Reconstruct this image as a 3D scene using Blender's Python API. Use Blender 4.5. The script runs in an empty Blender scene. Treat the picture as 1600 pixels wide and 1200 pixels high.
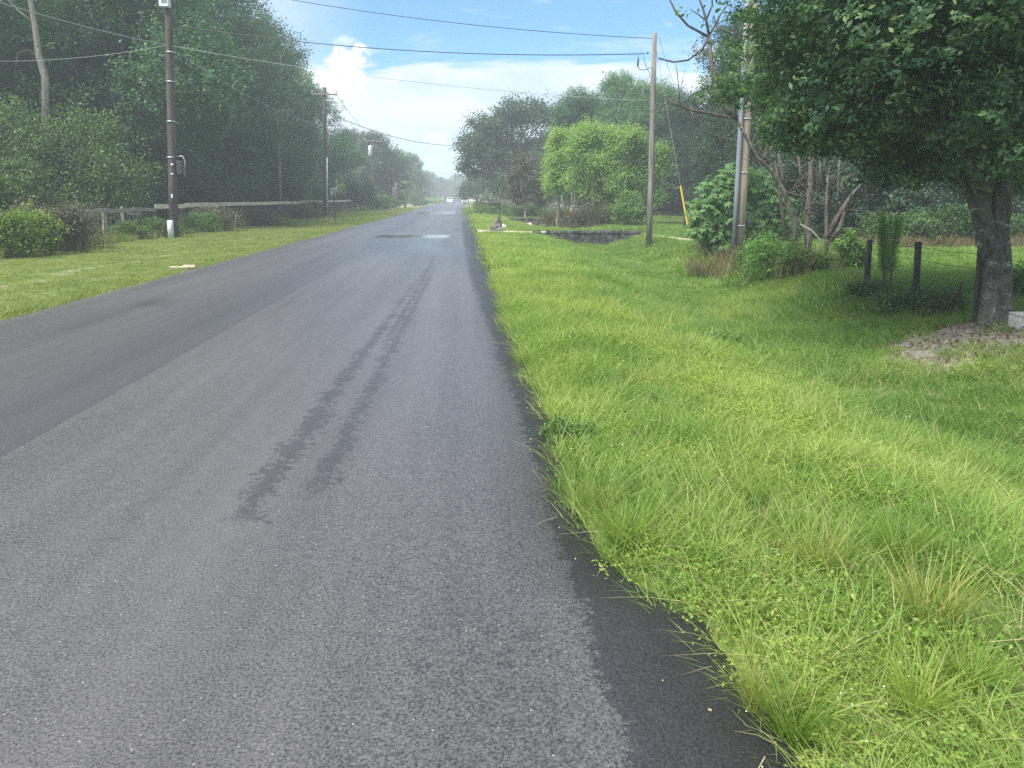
import bpy, math, random
import numpy as np
from mathutils import Vector, Matrix, Euler

# ------------------------------------------------------------------ camera, sky, sun, exposure
S = bpy.context.scene
COL = S.collection
rad = math.radians
F_PX, W0, H0 = 1160.0, 1600.0, 1200.0
CAMH = 1.5
PITCH, YAW, PY0 = 6.5, 4.07, 442.0     # the frame is cropped low: lens axis at row 442
cd = bpy.data.cameras.new('camera')
cam = bpy.data.objects.new('camera', cd); COL.objects.link(cam)
cam.location = (0, 0, CAMH)
cam.rotation_euler = (rad(90 - PITCH), 0, rad(-YAW))
cd.sensor_width = 36; cd.lens = F_PX / W0 * 36; cd.shift_y = -(H0 / 2 - PY0) / W0
cd.clip_start = 0.05; cd.clip_end = 3000
S.camera = cam
RM = Euler((rad(90 - PITCH), 0, rad(-YAW))).to_matrix()

SUN_EL, SUN_AZ = 56.0, -128.0      # azimuth measured from +Y (ahead) towards +X (right)
sd = bpy.data.lights.new('sun', 'SUN'); sd.energy = 3.2; sd.angle = rad(28); sd.color = (1.0, 0.95, 0.87)
sun = bpy.data.objects.new('sun', sd); COL.objects.link(sun)
sdir = Vector((math.sin(rad(SUN_AZ)) * math.cos(rad(SUN_EL)), math.cos(rad(SUN_AZ)) * math.cos(rad(SUN_EL)), math.sin(rad(SUN_EL))))
sun.rotation_euler = sdir.to_track_quat('Z', 'Y').to_euler()
sun.location = (0, 0, 60)

S.view_settings.view_transform = 'Standard'
S.view_settings.look = 'None'
S.view_settings.exposure = 1.26
S.view_settings.gamma = 1.0
S.view_settings.use_curve_mapping = False
S.cycles.use_denoising = False
S.cycles.max_bounces = 8
S.cycles.diffuse_bounces = 3
S.cycles.transmission_bounces = 4
S.cycles.transparent_max_bounces = 8
S.cycles.volume_bounces = 1
S.cycles.sample_clamp_indirect = 8

def ray(px, py):
    v = Vector(((px - W0 / 2) / F_PX, (PY0 - py) / F_PX, -1.0))
    return (RM @ v).normalized()
def at(px, py, Y):
    d = ray(px, py); t = Y / d.y
    return Vector((d.x * t, Y, CAMH + d.z * t))
def hit(px, py, z=0.0):
    d = ray(px, py); t = (z - CAMH) / d.z
    return Vector((d.x * t, d.y * t, z))

# ---- node helper
class NT:
    def __init__(s, tree): s.t = tree; s.n = tree.nodes; s.l = tree.links
    def node(s, kind, **kw):
        n = s.n.new(kind)
        for k, v in kw.items(): setattr(n, k, v)
        return n
    def link(s, a, b): s.l.new(a, b)
    def _in(s, sock, v):
        if isinstance(v, bpy.types.NodeSocket): s.l.new(v, sock)
        elif v is not None: sock.default_value = v
    def m(s, op, a, b=None, c=None, clamp=False):
        n = s.n.new('ShaderNodeMath'); n.operation = op; n.use_clamp = clamp
        s._in(n.inputs[0], a); s._in(n.inputs[1], b)
        if c is not None: s._in(n.inputs[2], c)
        return n.outputs[0]
    def add(s, a, b): return s.m('ADD', a, b)
    def sub(s, a, b): return s.m('SUBTRACT', a, b)
    def mul(s, a, b): return s.m('MULTIPLY', a, b)
    def ss(s, v, lo, hi, a=0.0, b=1.0):
        n = s.n.new('ShaderNodeMapRange'); n.interpolation_type = 'SMOOTHSTEP'
        s._in(n.inputs[0], v); s._in(n.inputs[1], lo); s._in(n.inputs[2], hi); s._in(n.inputs[3], a); s._in(n.inputs[4], b)
        return n.outputs[0]
    def lin(s, v, lo, hi, a=0.0, b=1.0):
        n = s.n.new('ShaderNodeMapRange')
        s._in(n.inputs[0], v); s._in(n.inputs[1], lo); s._in(n.inputs[2], hi); s._in(n.inputs[3], a); s._in(n.inputs[4], b)
        return n.outputs[0]
    def noise(s, vec, scale, detail=4, rough=0.55, dist=0.0):
        n = s.n.new('ShaderNodeTexNoise'); s._in(n.inputs['Vector'], vec)
        n.inputs['Scale'].default_value = scale; n.inputs['Detail'].default_value = detail
        n.inputs['Roughness'].default_value = rough; n.inputs['Distortion'].default_value = dist
        return n.outputs[0]
    def scl(s, vec, sc, loc=(0, 0, 0)):
        n = s.n.new('ShaderNodeMapping'); s._in(n.inputs[0], vec)
        n.inputs['Scale'].default_value = sc; n.inputs['Location'].default_value = loc
        return n.outputs[0]
    def mix(s, f, a, b, mode='MIX'):
        n = s.n.new('ShaderNodeMix'); n.data_type = 'RGBA'; n.blend_type = mode
        s._in(n.inputs[0], f); s._in(n.inputs[6], c4(a)); s._in(n.inputs[7], c4(b))
        return n.outputs[2]
    def bump(s, h, strength=0.3, dist=0.02, normal=None):
        n = s.n.new('ShaderNodeBump'); s._in(n.inputs['Height'], h)
        n.inputs['Strength'].default_value = strength; n.inputs['Distance'].default_value = dist
        if normal is not None: s.l.new(normal, n.inputs['Normal'])
        return n.outputs[0]
def c4(c):
    if isinstance(c, (tuple, list)) and len(c) == 3: return (*c, 1.0)
    return c

# ---- world
w = bpy.data.worlds.new('World'); S.world = w; w.use_nodes = True
nt = NT(w.node_tree); nt.n.clear()
sky = nt.node('ShaderNodeTexSky', sky_type='NISHITA', sun_disc=False)
sky.sun_elevation = rad(SUN_EL); sky.sun_rotation = rad(SUN_AZ)
sky.air_density = 1.0; sky.dust_density = 0.6; sky.ozone_density = 2.0
tc = nt.node('ShaderNodeTexCoord'); gen = tc.outputs['Generated']
sep = nt.node('ShaderNodeSeparateXYZ'); nt.link(gen, sep.inputs[0])
dx, dy, dz = sep.outputs
az = nt.m('ARCTAN2', dx, dy)                 # radians, + to the right
el = nt.m('ARCSINE', dz)
def azel(px, py):
    d = ray(px, py); return math.atan2(d.x, d.y), math.asin(d.z)
comb = nt.node('ShaderNodeCombineXYZ'); nt.link(az, comb.inputs[0]); nt.link(el, comb.inputs[1])
ae = comb.outputs[0]
n_fine = nt.noise(ae, 34, 6, 0.6)
n_mid = nt.noise(ae, 11, 5, 0.55, 0.3)
n_wisp = nt.noise(nt.scl(ae, (3.0, 13.0, 1), (1.3, .4, 0)), 1.6, 6, 0.6, 0.6)
rag = nt.add(nt.mul(nt.sub(n_fine, 0.5), 2.4), nt.mul(nt.sub(n_mid, 0.5), 2.6))
def puff(px, py, rx, ry, soft=0.35, k=1.0):
    a0, e0 = azel(px, py)
    u = nt.m('DIVIDE', nt.sub(az, a0), rx / F_PX); v = nt.m('DIVIDE', nt.sub(el, e0), ry / F_PX)
    r = nt.m('SQRT', nt.add(nt.mul(u, u), nt.mul(v, v)))
    return nt.mul(nt.ss(nt.sub(nt.add(1.0, nt.mul(rag, 1.0)), r), 0.0, soft), k)
# bright cumulus heads
cum = puff(548, 112, 42, 40)
for a in [(515, 122, 52, 42, .8, .95), (538, 62, 34, 14, .9, .6), (682, 222, 26, 26, .5, .7), (676, 250, 42, 26, .9, .8), (640, 212, 40, 10, 1., .4), (1175, 118, 120, 60, .9, .7),
          (1045, 38, 9, 4, 1.6, .25)]:
    cum = nt.m('MAXIMUM', cum, puff(*a))
# soft high sheet: thick at 8-11 degrees, thin blue holes above, and broken cover everywhere higher up
band = nt.ss(el, rad(2.0), rad(7.0), 0.50, 0.97)
band = nt.mul(band, nt.ss(nt.add(el, nt.mul(nt.sub(n_wisp, .5), .16)), rad(9.0), rad(10.4), 1.0, 0.06))
leftw = nt.ss(az, azel(620, 60)[0], azel(400, 60)[0], 0.0, 0.55)
band = nt.m('MAXIMUM', band, leftw)
proj = nt.node('ShaderNodeCombineXYZ')
zz = nt.m('MAXIMUM', dz, 0.08)
nt.link(nt.m('DIVIDE', dx, zz), proj.inputs[0]); nt.link(nt.m('DIVIDE', dy, zz), proj.inputs[1])
high = nt.ss(nt.noise(proj.outputs[0], 0.9, 6, 0.6, 0.4), 0.36, 0.60, 0.3, 0.95)
high = nt.mul(high, nt.ss(el, rad(15), rad(26)))
wisp = nt.mul(nt.ss(n_wisp, 0.50, 0.72), 0.40)
cov = nt.m('MAXIMUM', nt.m('MAXIMUM', band, high), nt.m('MAXIMUM', cum, wisp))
cov = nt.m('MINIMUM', cov, 0.97)
shade = nt.ss(nt.add(nt.mul(n_mid, .5), nt.mul(n_wisp, .5)), 0.38, 0.54)
cl = nt.mix(shade, (5.0, 6.1, 7.2), (6.6, 7.2, 7.7))
cl = nt.mix(cum, cl, (8.3, 8.6, 8.8))
skyc = nt.mix(1.0, sky.outputs[0], (0.62, 1.10, 1.40), 'MULTIPLY')
out = nt.mix(cov, skyc, cl)
bg = nt.node('ShaderNodeBackground'); nt.link(out, bg.inputs[0]); bg.inputs[1].default_value = 0.065
wo = nt.node('ShaderNodeOutputWorld'); nt.link(bg.outputs[0], wo.inputs[0])

# ------------------------------------------------------------------ general helpers
def put(o, parent=None, label=None, cat=None, group=None, kind=None):
    if o.name not in COL.objects: COL.objects.link(o)
    if parent is not None: o.parent = parent
    if label: o['label'] = label
    if cat: o['category'] = cat
    if group: o['group'] = group
    if kind: o['kind'] = kind
    return o
def empty(name, loc=(0, 0, 0), rz=0, label=None, cat=None, group=None):
    o = bpy.data.objects.new(name, None); o.location = loc; o.rotation_euler = (0, 0, rz); o.empty_display_size = .3
    return put(o, None, label, cat, group)
def mesh_np(name, V, faces_n, F, mat, attrs=None, smooth=False):
    """V (n,3); F flat index array with constant face size faces_n"""
    me = bpy.data.meshes.new(name)
    V = np.asarray(V, dtype=np.float32); F = np.asarray(F, dtype=np.int32).ravel()
    nf = len(F) // faces_n
    me.vertices.add(len(V)); me.vertices.foreach_set('co', V.ravel())
    me.loops.add(len(F)); me.loops.foreach_set('vertex_index', F)
    me.polygons.add(nf); me.polygons.foreach_set('loop_start', np.arange(0, len(F), faces_n, dtype=np.int32))
    me.polygons.foreach_set('loop_total', np.full(nf, faces_n, dtype=np.int32))
    if attrs:
        for k, a in attrs.items():
            at_ = me.attributes.new(k, 'FLOAT', 'FACE'); at_.data.foreach_set('value', np.asarray(a, dtype=np.float32))
    me.update(calc_edges=True)
    if smooth: me.polygons.foreach_set('use_smooth', np.ones(nf, dtype=bool))
    if mat: me.materials.append(mat)
    return me
class MB:
    """collects boxes, tubes and tri/quad faces into one mesh"""
    def __init__(s): s.v = []; s.f = []
    def box(s, c, size, rz=0.0, rx=0.0, ry=0.0, taper=1.0):
        M = Euler((rx, ry, rz)).to_matrix(); b = len(s.v); hx, hy, hz = size[0] / 2, size[1] / 2, size[2] / 2
        for z in (-1, 1):
            k = taper if z > 0 else 1
            for x, y in ((-1, -1), (1, -1), (1, 1), (-1, 1)):
                s.v.append(tuple(Vector(c) + M @ Vector((x * hx * k, y * hy * k, z * hz))))
        for q in ((0, 3, 2, 1), (4, 5, 6, 7), (0, 1, 5, 4), (1, 2, 6, 5), (2, 3, 7, 6), (3, 0, 4, 7)): s.f.append(tuple(b + i for i in q))
        return s
    def tube(s, pts, rs, n=8, cap=True, wob=0.0, rng=None):
        pts = [Vector(p) for p in pts]
        if not isinstance(rs, (list, tuple)): rs = [rs] * len(pts)
        b = len(s.v); up = None
        for i, p in enumerate(pts):
            d = (pts[min(i + 1, len(pts) - 1)] - pts[max(i - 1, 0)]).normalized()
            if up is None or abs(d.dot(up)) > .97: up = Vector((1, 0, 0)) if abs(d.x) < .9 else Vector((0, 1, 0))
            a = d.cross(up).normalized(); c = d.cross(a).normalized(); up = c.cross(d) if False else up
            for k in range(n):
                t = 2 * math.pi * k / n; r = rs[i] * (1 + (rng.uniform(-wob, wob) if wob and rng else 0))
                s.v.append(tuple(p + a * math.cos(t) * r + c * math.sin(t) * r))
        for i in range(len(pts) - 1):
            for k in range(n):
                s.f.append((b + i * n + k, b + i * n + (k + 1) % n, b + (i + 1) * n + (k + 1) % n, b + (i + 1) * n + k))
        if cap:
            s.f.append(tuple(b + k for k in range(n))[::-1]); e = b + (len(pts) - 1) * n
            s.f.append(tuple(e + k for k in range(n)))
        return s
    def poly(s, pts):
        b = len(s.v); s.v += [tuple(p) for p in pts]; s.f.append(tuple(range(b, b + len(pts)))); return s
    def prism(s, poly, z0, z1):
        b = len(s.v); n = len(poly)
        s.v += [(x, y, z0) for x, y in poly] + [(x, y, z1) for x, y in poly]
        s.f.append(tuple(b + i for i in range(n))[::-1]); s.f.append(tuple(b + n + i for i in range(n)))
        for i in range(n): j = (i + 1) % n; s.f.append((b + i, b + j, b + n + j, b + n + i))
        return s
    def mesh(s, name, mat, smooth=False):
        me = bpy.data.meshes.new(name); me.from_pydata(s.v, [], s.f); me.update()
        if smooth: me.polygons.foreach_set('use_smooth', [True] * len(me.polygons))
        if mat: me.materials.append(mat)
        return me
    def obj(s, name, mat, parent=None, smooth=False, loc=None, bevel=0, **kw):
        o = bpy.data.objects.new(name, s.mesh(name, mat, smooth))
        if loc is not None: o.location = loc
        if bevel:
            m = o.modifiers.new('bevel', 'BEVEL'); m.width = bevel; m.segments = 2; m.limit_method = 'ANGLE'
        return put(o, parent, **kw)

# value noise in numpy
_rs = np.random.RandomState(7); _lat = _rs.rand(256, 256)
def vnoise(x, y):
    x = np.asarray(x, float); y = np.asarray(y, float)
    xi = np.floor(x).astype(int); yi = np.floor(y).astype(int); fx = x - xi; fy = y - yi
    fx = fx * fx * (3 - 2 * fx); fy = fy * fy * (3 - 2 * fy)
    g = lambda a, b: _lat[a & 255, b & 255]
    return (g(xi, yi) * (1 - fx) + g(xi + 1, yi) * fx) * (1 - fy) + (g(xi, yi + 1) * (1 - fx) + g(xi + 1, yi + 1) * fx) * fy
def fbm(x, y, o=4):
    t = 0; a = .5
    for i in range(o): t = t + a * vnoise(x * 2 ** i + 17 * i, y * 2 ** i - 9 * i); a *= .5
    return t
def sstep(a, b, x):
    t = np.clip((np.asarray(x, float) - a) / (b - a), 0, 1); return t * t * (3 - 2 * t)

# ------------------------------------------------------------------ terrain shape
WALLS = [(32.1, 36.4), (53.6, 57.5)]          # the two culvert crossings (front wall, back face)
def edge_r(Y):
    Y = np.asarray(Y, float)
    e = np.interp(Y, [-5, 1.75, 2.1, 2.45, 2.8, 3.2, 3.7, 4.6, 6.2, 9, 13, 20, 30, 36, 50, 90, 200, 420],
                     [.86, .885, .875, .865, .63, .565, .55, .60, .60, .60, .63, .69, .80, .86, .90, 1.05, 1.2, 1.2])
    return e + (fbm(Y * 1.6, Y * 0 + 3.3) - .5) * .07 + (fbm(Y * 6, Y * 0 + 8.1) - .5) * .05
def edge_l(Y):
    Y = np.asarray(Y, float)
    return np.interp(Y, [-5, 60, 120, 420], [-5.66, -5.66, -6.2, -6.3]) + (fbm(Y * .8, Y * 0 + 5.7) - .5) * .12 + (fbm(Y * 4, Y * 0 + 1.7) - .5) * .05
def zg(X, Y):
    X = np.asarray(X, float); Y = np.asarray(Y, float)
    c = 4.7 + np.clip((Y - 10) * .045, 0, 1.0)
    q = np.clip((np.abs(X - c) / 2.8 - .14) / .86, 0, 1)
    sw = -0.50 * (1 - q * q * (3 - 2 * q)) * (1 - .4 * sstep(8, 1, Y)) * (1 - sstep(90, 130, Y))
    fill = 0
    for a, b in WALLS:
        fill = np.maximum(fill, sstep(a - .02, a + .10, Y) * (1 - sstep(b, b + 1.8, Y)))
    sw = sw * (1 - fill)
    base = -.05 - .06 * sstep(7, 9, X) * (1 - fill)
    base = base - .05 * sstep(-6.5, -9, X) + 0.10 * sstep(-12.0, -14, X)
    off = np.minimum(np.abs(X - .6) * 0 + 1, 1)
    rough = (fbm(X * .7 + 40, Y * .7) - .5) * .10 + (fbm(X * 3 + 9, Y * 3) - .5) * .035
    d = np.maximum(X - edge_r(Y), edge_l(Y) - X)          # distance outside the road
    k = sstep(0.0, .5, d)
    z = (sw + base) * sstep(0, 1.2, d) * off + rough * k
    return np.where(d < -0.05, -.06, np.where(d < .12, -.035, z - .035 * (1 - k)))
def zgs(x, y): return float(zg(np.array([x]), np.array([y]))[0])
def ghit(px, py):
    d = ray(px, py); lo, hi = 1.0, 600.0
    for n in (160, 60, 40):
        t = np.geomspace(lo, hi, n); x = d.x * t; y = d.y * t
        k = int(np.argmax(CAMH + d.z * t <= zg(x, y))); k = max(k, 1); lo, hi = t[k - 1], t[k]
    x, y = d.x * hi, d.y * hi
    return Vector((x, y, zgs(x, y)))

# ------------------------------------------------------------------ materials
def new_mat(name):
    m = bpy.data.materials.new(name); m.use_nodes = True
    t = NT(m.node_tree); t.n.clear()
    o = t.node('ShaderNodeOutputMaterial'); p = t.node('ShaderNodeBsdfPrincipled'); t.link(p.outputs[0], o.inputs[0])
    return m, t, p, o
def pos(t): return t.node('ShaderNodeNewGeometry').outputs['Position']
def objc(t): return t.node('ShaderNodeTexCoord').outputs['Object']
def simple(name, col, rough=.7, metal=0, var=.25, scale=8, bump=.15, spec=None):
    m, t, p, o = new_mat(name)
    v = objc(t); n = t.noise(v, scale, 6, .65)
    a = tuple(c * (1 - var) for c in col); b = tuple(min(1, c * (1 + var)) for c in col)
    t.link(t.mix(t.ss(n, .3, .7), a, b), p.inputs['Base Color'])
    t.link(t.lin(n, .3, .7, rough * .85, min(1, rough * 1.1)), p.inputs['Roughness'])
    p.inputs['Metallic'].default_value = metal
    if spec is not None: p.inputs['Specular IOR Level'].default_value = spec
    if bump: t.link(t.bump(t.noise(v, scale * 4, 4), bump, .01), p.inputs['Normal'])
    return m
def leaf_mat(name, dark, lite, yellow=None, trans=.35, rough=.5, ncol=.12, spec=.35):
    m, t, p, o = new_mat(name)
    r = t.node('ShaderNodeAttribute', attribute_name='rnd').outputs['Fac']
    c = t.node('ShaderNodeAttribute', attribute_name='clump').outputs['Fac']
    oi = t.node('ShaderNodeObjectInfo').outputs['Random']
    f = t.add(t.add(t.mul(r, .35), t.mul(c, .60)), t.mul(t.sub(t.noise(pos(t), .35, 3), .5), .6))
    f = t.add(f, t.mul(t.sub(oi, .5), .5))
    col = t.mix(t.ss(f, .1, .85), dark, lite)
    if yellow: col = t.mix(t.ss(r, .90, .97, 0, .7), col, yellow)
    t.link(col, p.inputs['Base Color']); p.inputs['Roughness'].default_value = rough
    p.inputs['Specular IOR Level'].default_value = spec
    tr = t.node('ShaderNodeBsdfTranslucent')
    t.link(t.mix(1.0, col, (1.25, 1.25, .55), 'MULTIPLY'), tr.inputs[0])
    ms = t.node('ShaderNodeMixShader'); ms.inputs[0].default_value = trans
    t.link(p.outputs[0], ms.inputs[1]); t.link(tr.outputs[0], ms.inputs[2]); t.link(ms.outputs[0], o.inputs[0])
    return m
M = {}
M['oak'] = leaf_mat('oak_leaves', (.060, .135, .075), (.25, .40, .165), (.33, .43, .16), .45, .5, spec=.25)
M['wood'] = leaf_mat('woodland_leaves', (.040, .105, .058), (.125, .265, .110), (.22, .32, .12), .40)
M['far'] = leaf_mat('far_leaves', (.045, .088, .048), (.11, .185, .085), None, .3)
M['shrub'] = leaf_mat('shrub_leaves', (.050, .105, .036), (.14, .25, .07), (.25, .31, .10), .4)
M['dark'] = leaf_mat('shade_darkened_leaves', (.020, .052, .034), (.070, .140, .066), (.13, .18, .07), .28)  # canopy shade put into the leaf colour of background trees and brush
M['lime'] = leaf_mat('light_green_leaves', (.15, .29, .08), (.33, .50, .14), (.42, .52, .18), .48)
M['vine'] = leaf_mat('vine_leaves', (.12, .21, .035), (.29, .41, .08), None, .42)
M['dull'] = leaf_mat('dull_leaves', (.085, .09, .06), (.19, .18, .13), (.26, .22, .14), .25)
M['dry'] = leaf_mat('dry_stalks', (.10, .085, .045), (.23, .19, .10), None, .3, .8)
M['papaya'] = leaf_mat('large_leaves', (.07, .16, .05), (.15, .29, .09), None, .35, .5, spec=.25)
M['feather'] = leaf_mat('feathery_leaves', (.07, .18, .035), (.17, .34, .07), None, .35)

def bark(name, a, b, patch=None, zs=.25):
    m, t, p, o = new_mat(name); v = t.scl(objc(t), (1, 1, zs))
    n = t.noise(v, 14, 6, .7); col = t.mix(t.ss(n, .35, .65), a, b)
    if patch:
        q = t.noise(t.scl(objc(t), (1, 1, 2.2), (3, 1, 2)), 5, 5, .7, .8)
        col = t.mix(t.ss(q, .57, .63, 0, .8), col, patch)
    t.link(col, p.inputs['Base Color']); p.inputs['Roughness'].default_value = .95
    t.link(t.bump(n, .8, .03), p.inputs['Normal']); return m
M['bark'] = bark('brown_bark', (.05, .042, .035), (.15, .125, .10))
M['bark_oak'] = bark('lichen_bark', (.045, .040, .033), (.13, .12, .10), (.36, .36, .32), .5)
M['bark_pale'] = bark('pale_bark', (.20, .17, .14), (.42, .36, .29))
M['bark_dead'] = bark('dead_bark', (.055, .046, .038), (.155, .13, .108), (.24, .23, .21))

def asphalt():
    m, t, p, o = new_mat('worn_asphalt')
    P = pos(t); s = t.node('ShaderNodeSeparateXYZ'); t.link(P, s.inputs[0]); X, Y, _ = s.outputs
    fine = t.noise(P, 105, 4, .85); mid = t.noise(P, 14, 5, .7)
    big = t.noise(t.scl(P, (.55, .12, 1)), 1.0, 4, .55)
    lanes = t.noise(t.scl(P, (2.2, .06, 1)), 1.0, 5, .6)
    v = t.add(t.mul(t.sub(fine, .5), 4.2), t.mul(t.sub(mid, .5), .45))
    v = t.add(v, t.mul(t.sub(big, .5), .75)); v = t.add(v, t.mul(t.sub(lanes, .5), .8))
    col = t.mix(t.lin(v, -.62, .62), (.014, .013, .013), (.162, .154, .157))
    # the left lane was laid apart: older, a little darker next to the joint
    wob = t.mul(t.sub(t.noise(P, 1.3, 4), .5), .06)
    j = t.sub(X, t.add(-2.66, wob))
    leftl = t.ss(j, .015, -.015)
    strip = t.mul(leftl, t.ss(t.add(j, t.mul(t.sub(big, .5), 1.4)), -1.7, -.1, .12, .62))
    col = t.mix(strip, col, (.048, .049, .054))
    jl = t.ss(t.m('ABSOLUTE', j), .0, .022, .55, 0)
    col = t.mix(jl, col, (.05, .05, .053))
    # stone flecks
    vo = t.node('ShaderNodeTexVoronoi'); vo.inputs['Scale'].default_value = 70; t.link(P, vo.inputs['Vector'])
    sc_ = t.node('ShaderNodeSeparateColor'); t.link(vo.outputs['Color'], sc_.inputs[0])
    fleck = t.mul(t.ss(sc_.outputs[0], .955, .98), t.ss(vo.outputs['Distance'], .30, .12))
    col = t.mix(t.mul(fleck, .8), col, (.42, .40, .38))
    dark = t.mul(t.ss(sc_.outputs[1], .88, .95), t.ss(vo.outputs['Distance'], .38, .2))
    col = t.mix(t.mul(dark, .6), col, (.035, .035, .037))
    # damp marks with ragged rims
    rA = t.sub(t.noise(P, 4.0, 7, .72, .4), .5)
    rB = t.sub(t.noise(P, 24.0, 5, .75), .5)
    rag = t.add(t.mul(rA, .40), t.mul(rB, .62))
    def streak(a, b, wd, y0, y1, k=1.0, y2=12, y3=20):
        d = t.m('ABSOLUTE', t.sub(X, t.add(t.mul(Y, b), a)))
        env = t.mul(t.ss(t.add(Y, t.mul(rA, 1.5)), y0, y1), t.ss(Y, y2, y3, 1, 0))
        return t.mul(t.mul(t.ss(t.add(t.sub(wd, d), t.mul(rag, .80)), -.012, .035), env), k)
    edge = t.ss(t.sub(t.add(X, t.mul(rag, t.lin(Y, 3, 12, .52, .95))), t.add(t.lin(Y, 2.2, 5.0, .42, .395), t.lin(Y, 5, 15, 0, -.24))), 0, .03)
    edge = t.mul(edge, t.ss(X, -.3, -.1))
    edge = t.mul(edge, t.ss(Y, 42, 60, 1, .2))
    wet = edge
    for s_ in (streak(-1.12, .026, t.ss(Y, 3.5, 12, .080, .035), 3.1, 3.6, .8), streak(-.80, .016, t.ss(Y, 3.5, 8, .066, .050), 3.3, 4.0, .75), streak(-.85, .012, .05, 6.5, 9, .8, 14, 24),
               streak(.18, .02, -.03, 7, 11, .8, 18, 26)):
        wet = t.m('MAXIMUM', wet, s_)
    # scattered damp pits and the shallow pool further off
    pits = t.mul(t.ss(t.add(t.noise(t.scl(P, (3, 7, 1)), 1.0, 4, .7), t.mul(t.noise(P, .7, 2), .35)), .835, .87), .6)
    spot = t.mul(t.ss(t.m('ABSOLUTE', t.add(X, 4.35)), .36, .12), t.ss(t.m('ABSOLUTE', t.sub(Y, 10.9)), .6, .2))
    wet = t.m('MAXIMUM', wet, t.m('MAXIMUM', t.mul(pits, .7), t.mul(spot, .55)))
    pn = t.noise(t.scl(P, (.5, .10, 1), (2.3, .8, 0)), 1.0, 5, .6)
    inX = t.mul(t.ss(X, -4.0, -2.4), t.ss(X, .9, .3))
    pool = t.mul(t.mul(t.ss(Y, 17, 22), t.ss(Y, 33, 29)), t.mul(inX, t.ss(t.add(pn, t.mul(rA, .25)), .40, .50)))
    pool2 = t.mul(t.mul(t.ss(t.add(Y, t.mul(rA, 3)), 27.8, 28.8), t.ss(t.add(Y, t.mul(rA, 1)), 31.0, 30.2)), t.mul(t.ss(X, -3.7, -3.0), t.ss(X, -.2, -.8)))
    pool3 = t.mul(t.mul(t.ss(Y, 68, 72), t.ss(Y, 92, 84)), t.mul(t.ss(X, -5., -4.), t.ss(X, .2, -1.)))
    glass = t.m('MAXIMUM', pool2, pool3)
    wet = t.m('MAXIMUM', wet, t.m('MAXIMUM', t.mul(pool, .8), glass))
    lum = t.m('MAXIMUM', t.mul(fleck, .2), 0)
    wcol = t.mix(t.lin(v, -.7, .7), (.010, .010, .011), (.052, .053, .057))
    col = t.mix(t.mul(wet, .9), col, wcol)
    t.link(col, p.inputs['Base Color'])
    ro = t.lin(wet, 0, 1, .39, .52)
    ro = t.sub(ro, t.mul(pool, .22))
    ro = t.m('MAXIMUM', t.sub(ro, t.mul(glass, .40)), .10)
    t.link(ro, p.inputs['Roughness'])
    p.inputs['Specular IOR Level'].default_value = .5
    h = t.add(t.mul(fine, .6), t.mul(vo.outputs['Distance'], .5))
    b = t.node('ShaderNodeBump'); t.link(h, b.inputs['Height']); b.inputs['Distance'].default_value = .006
    t.link(t.m('MAXIMUM', t.sub(t.sub(.55, t.mul(wet, .25)), t.mul(glass, .5)), .02), b.inputs['Strength'])
    t.link(b.outputs[0], p.inputs['Normal'])
    return m
M['asphalt'] = asphalt()

def ground_mat():
    m, t, p, o = new_mat('turf_soil'); P = pos(t)
    s = t.node('ShaderNodeSeparateXYZ'); t.link(P, s.inputs[0]); X, Y, _ = s.outputs
    n1 = t.noise(P, .5, 5, .6); n2 = t.noise(P, 7, 6, .7); n3 = t.noise(P, 60, 3, .7)
    g = t.mix(t.ss(t.add(t.mul(n1, .5), t.mul(n2, .5)), .35, .62), (.09, .14, .035), (.20, .28, .07))
    g = t.mix(t.ss(n3, .35, .7, 0, .5), g, (.24, .30, .09))
    soil = t.mix(n2, (.035, .030, .02), (.12, .10, .07))
    near = t.ss(Y, 30, 60, .75, 0.1)                   # soil shows between the blades
    col = t.mix(t.mul(near, t.ss(n2, .42, .6)), g, soil)
    # sandy wheel ruts worn in the left verge
    r1 = t.ss(t.m('ABSOLUTE', t.add(X, t.add(8.3, t.mul(t.sub(n1, .5), 1.0)))), .32, .08)
    rut = t.mul(t.mul(r1, t.ss(n2, .42, .56)), t.mul(t.ss(Y, 10, 13), t.ss(Y, 27, 20)))
    col = t.mix(t.mul(rut, .9), col, (.36, .31, .24))
    litter = t.mul(t.ss(X, -13.4, -15.5), .85)
    litter = t.m('MAXIMUM', litter, t.mul(t.ss(t.add(X, t.mul(n1, 3)), 14, 17), t.ss(Y, 25, 28, 0, .8)))
    col = t.mix(litter, col, t.mix(n2, (.03, .028, .018), (.08, .075, .04)))
    t.link(col, p.inputs['Base Color']); p.inputs['Roughness'].default_value = .95; p.inputs['Specular IOR Level'].default_value = .1
    t.link(t.bump(t.add(n2, t.mul(n3, .4)), .7, .05), p.inputs['Normal'])
    return m
M['ground'] = ground_mat()

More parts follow.
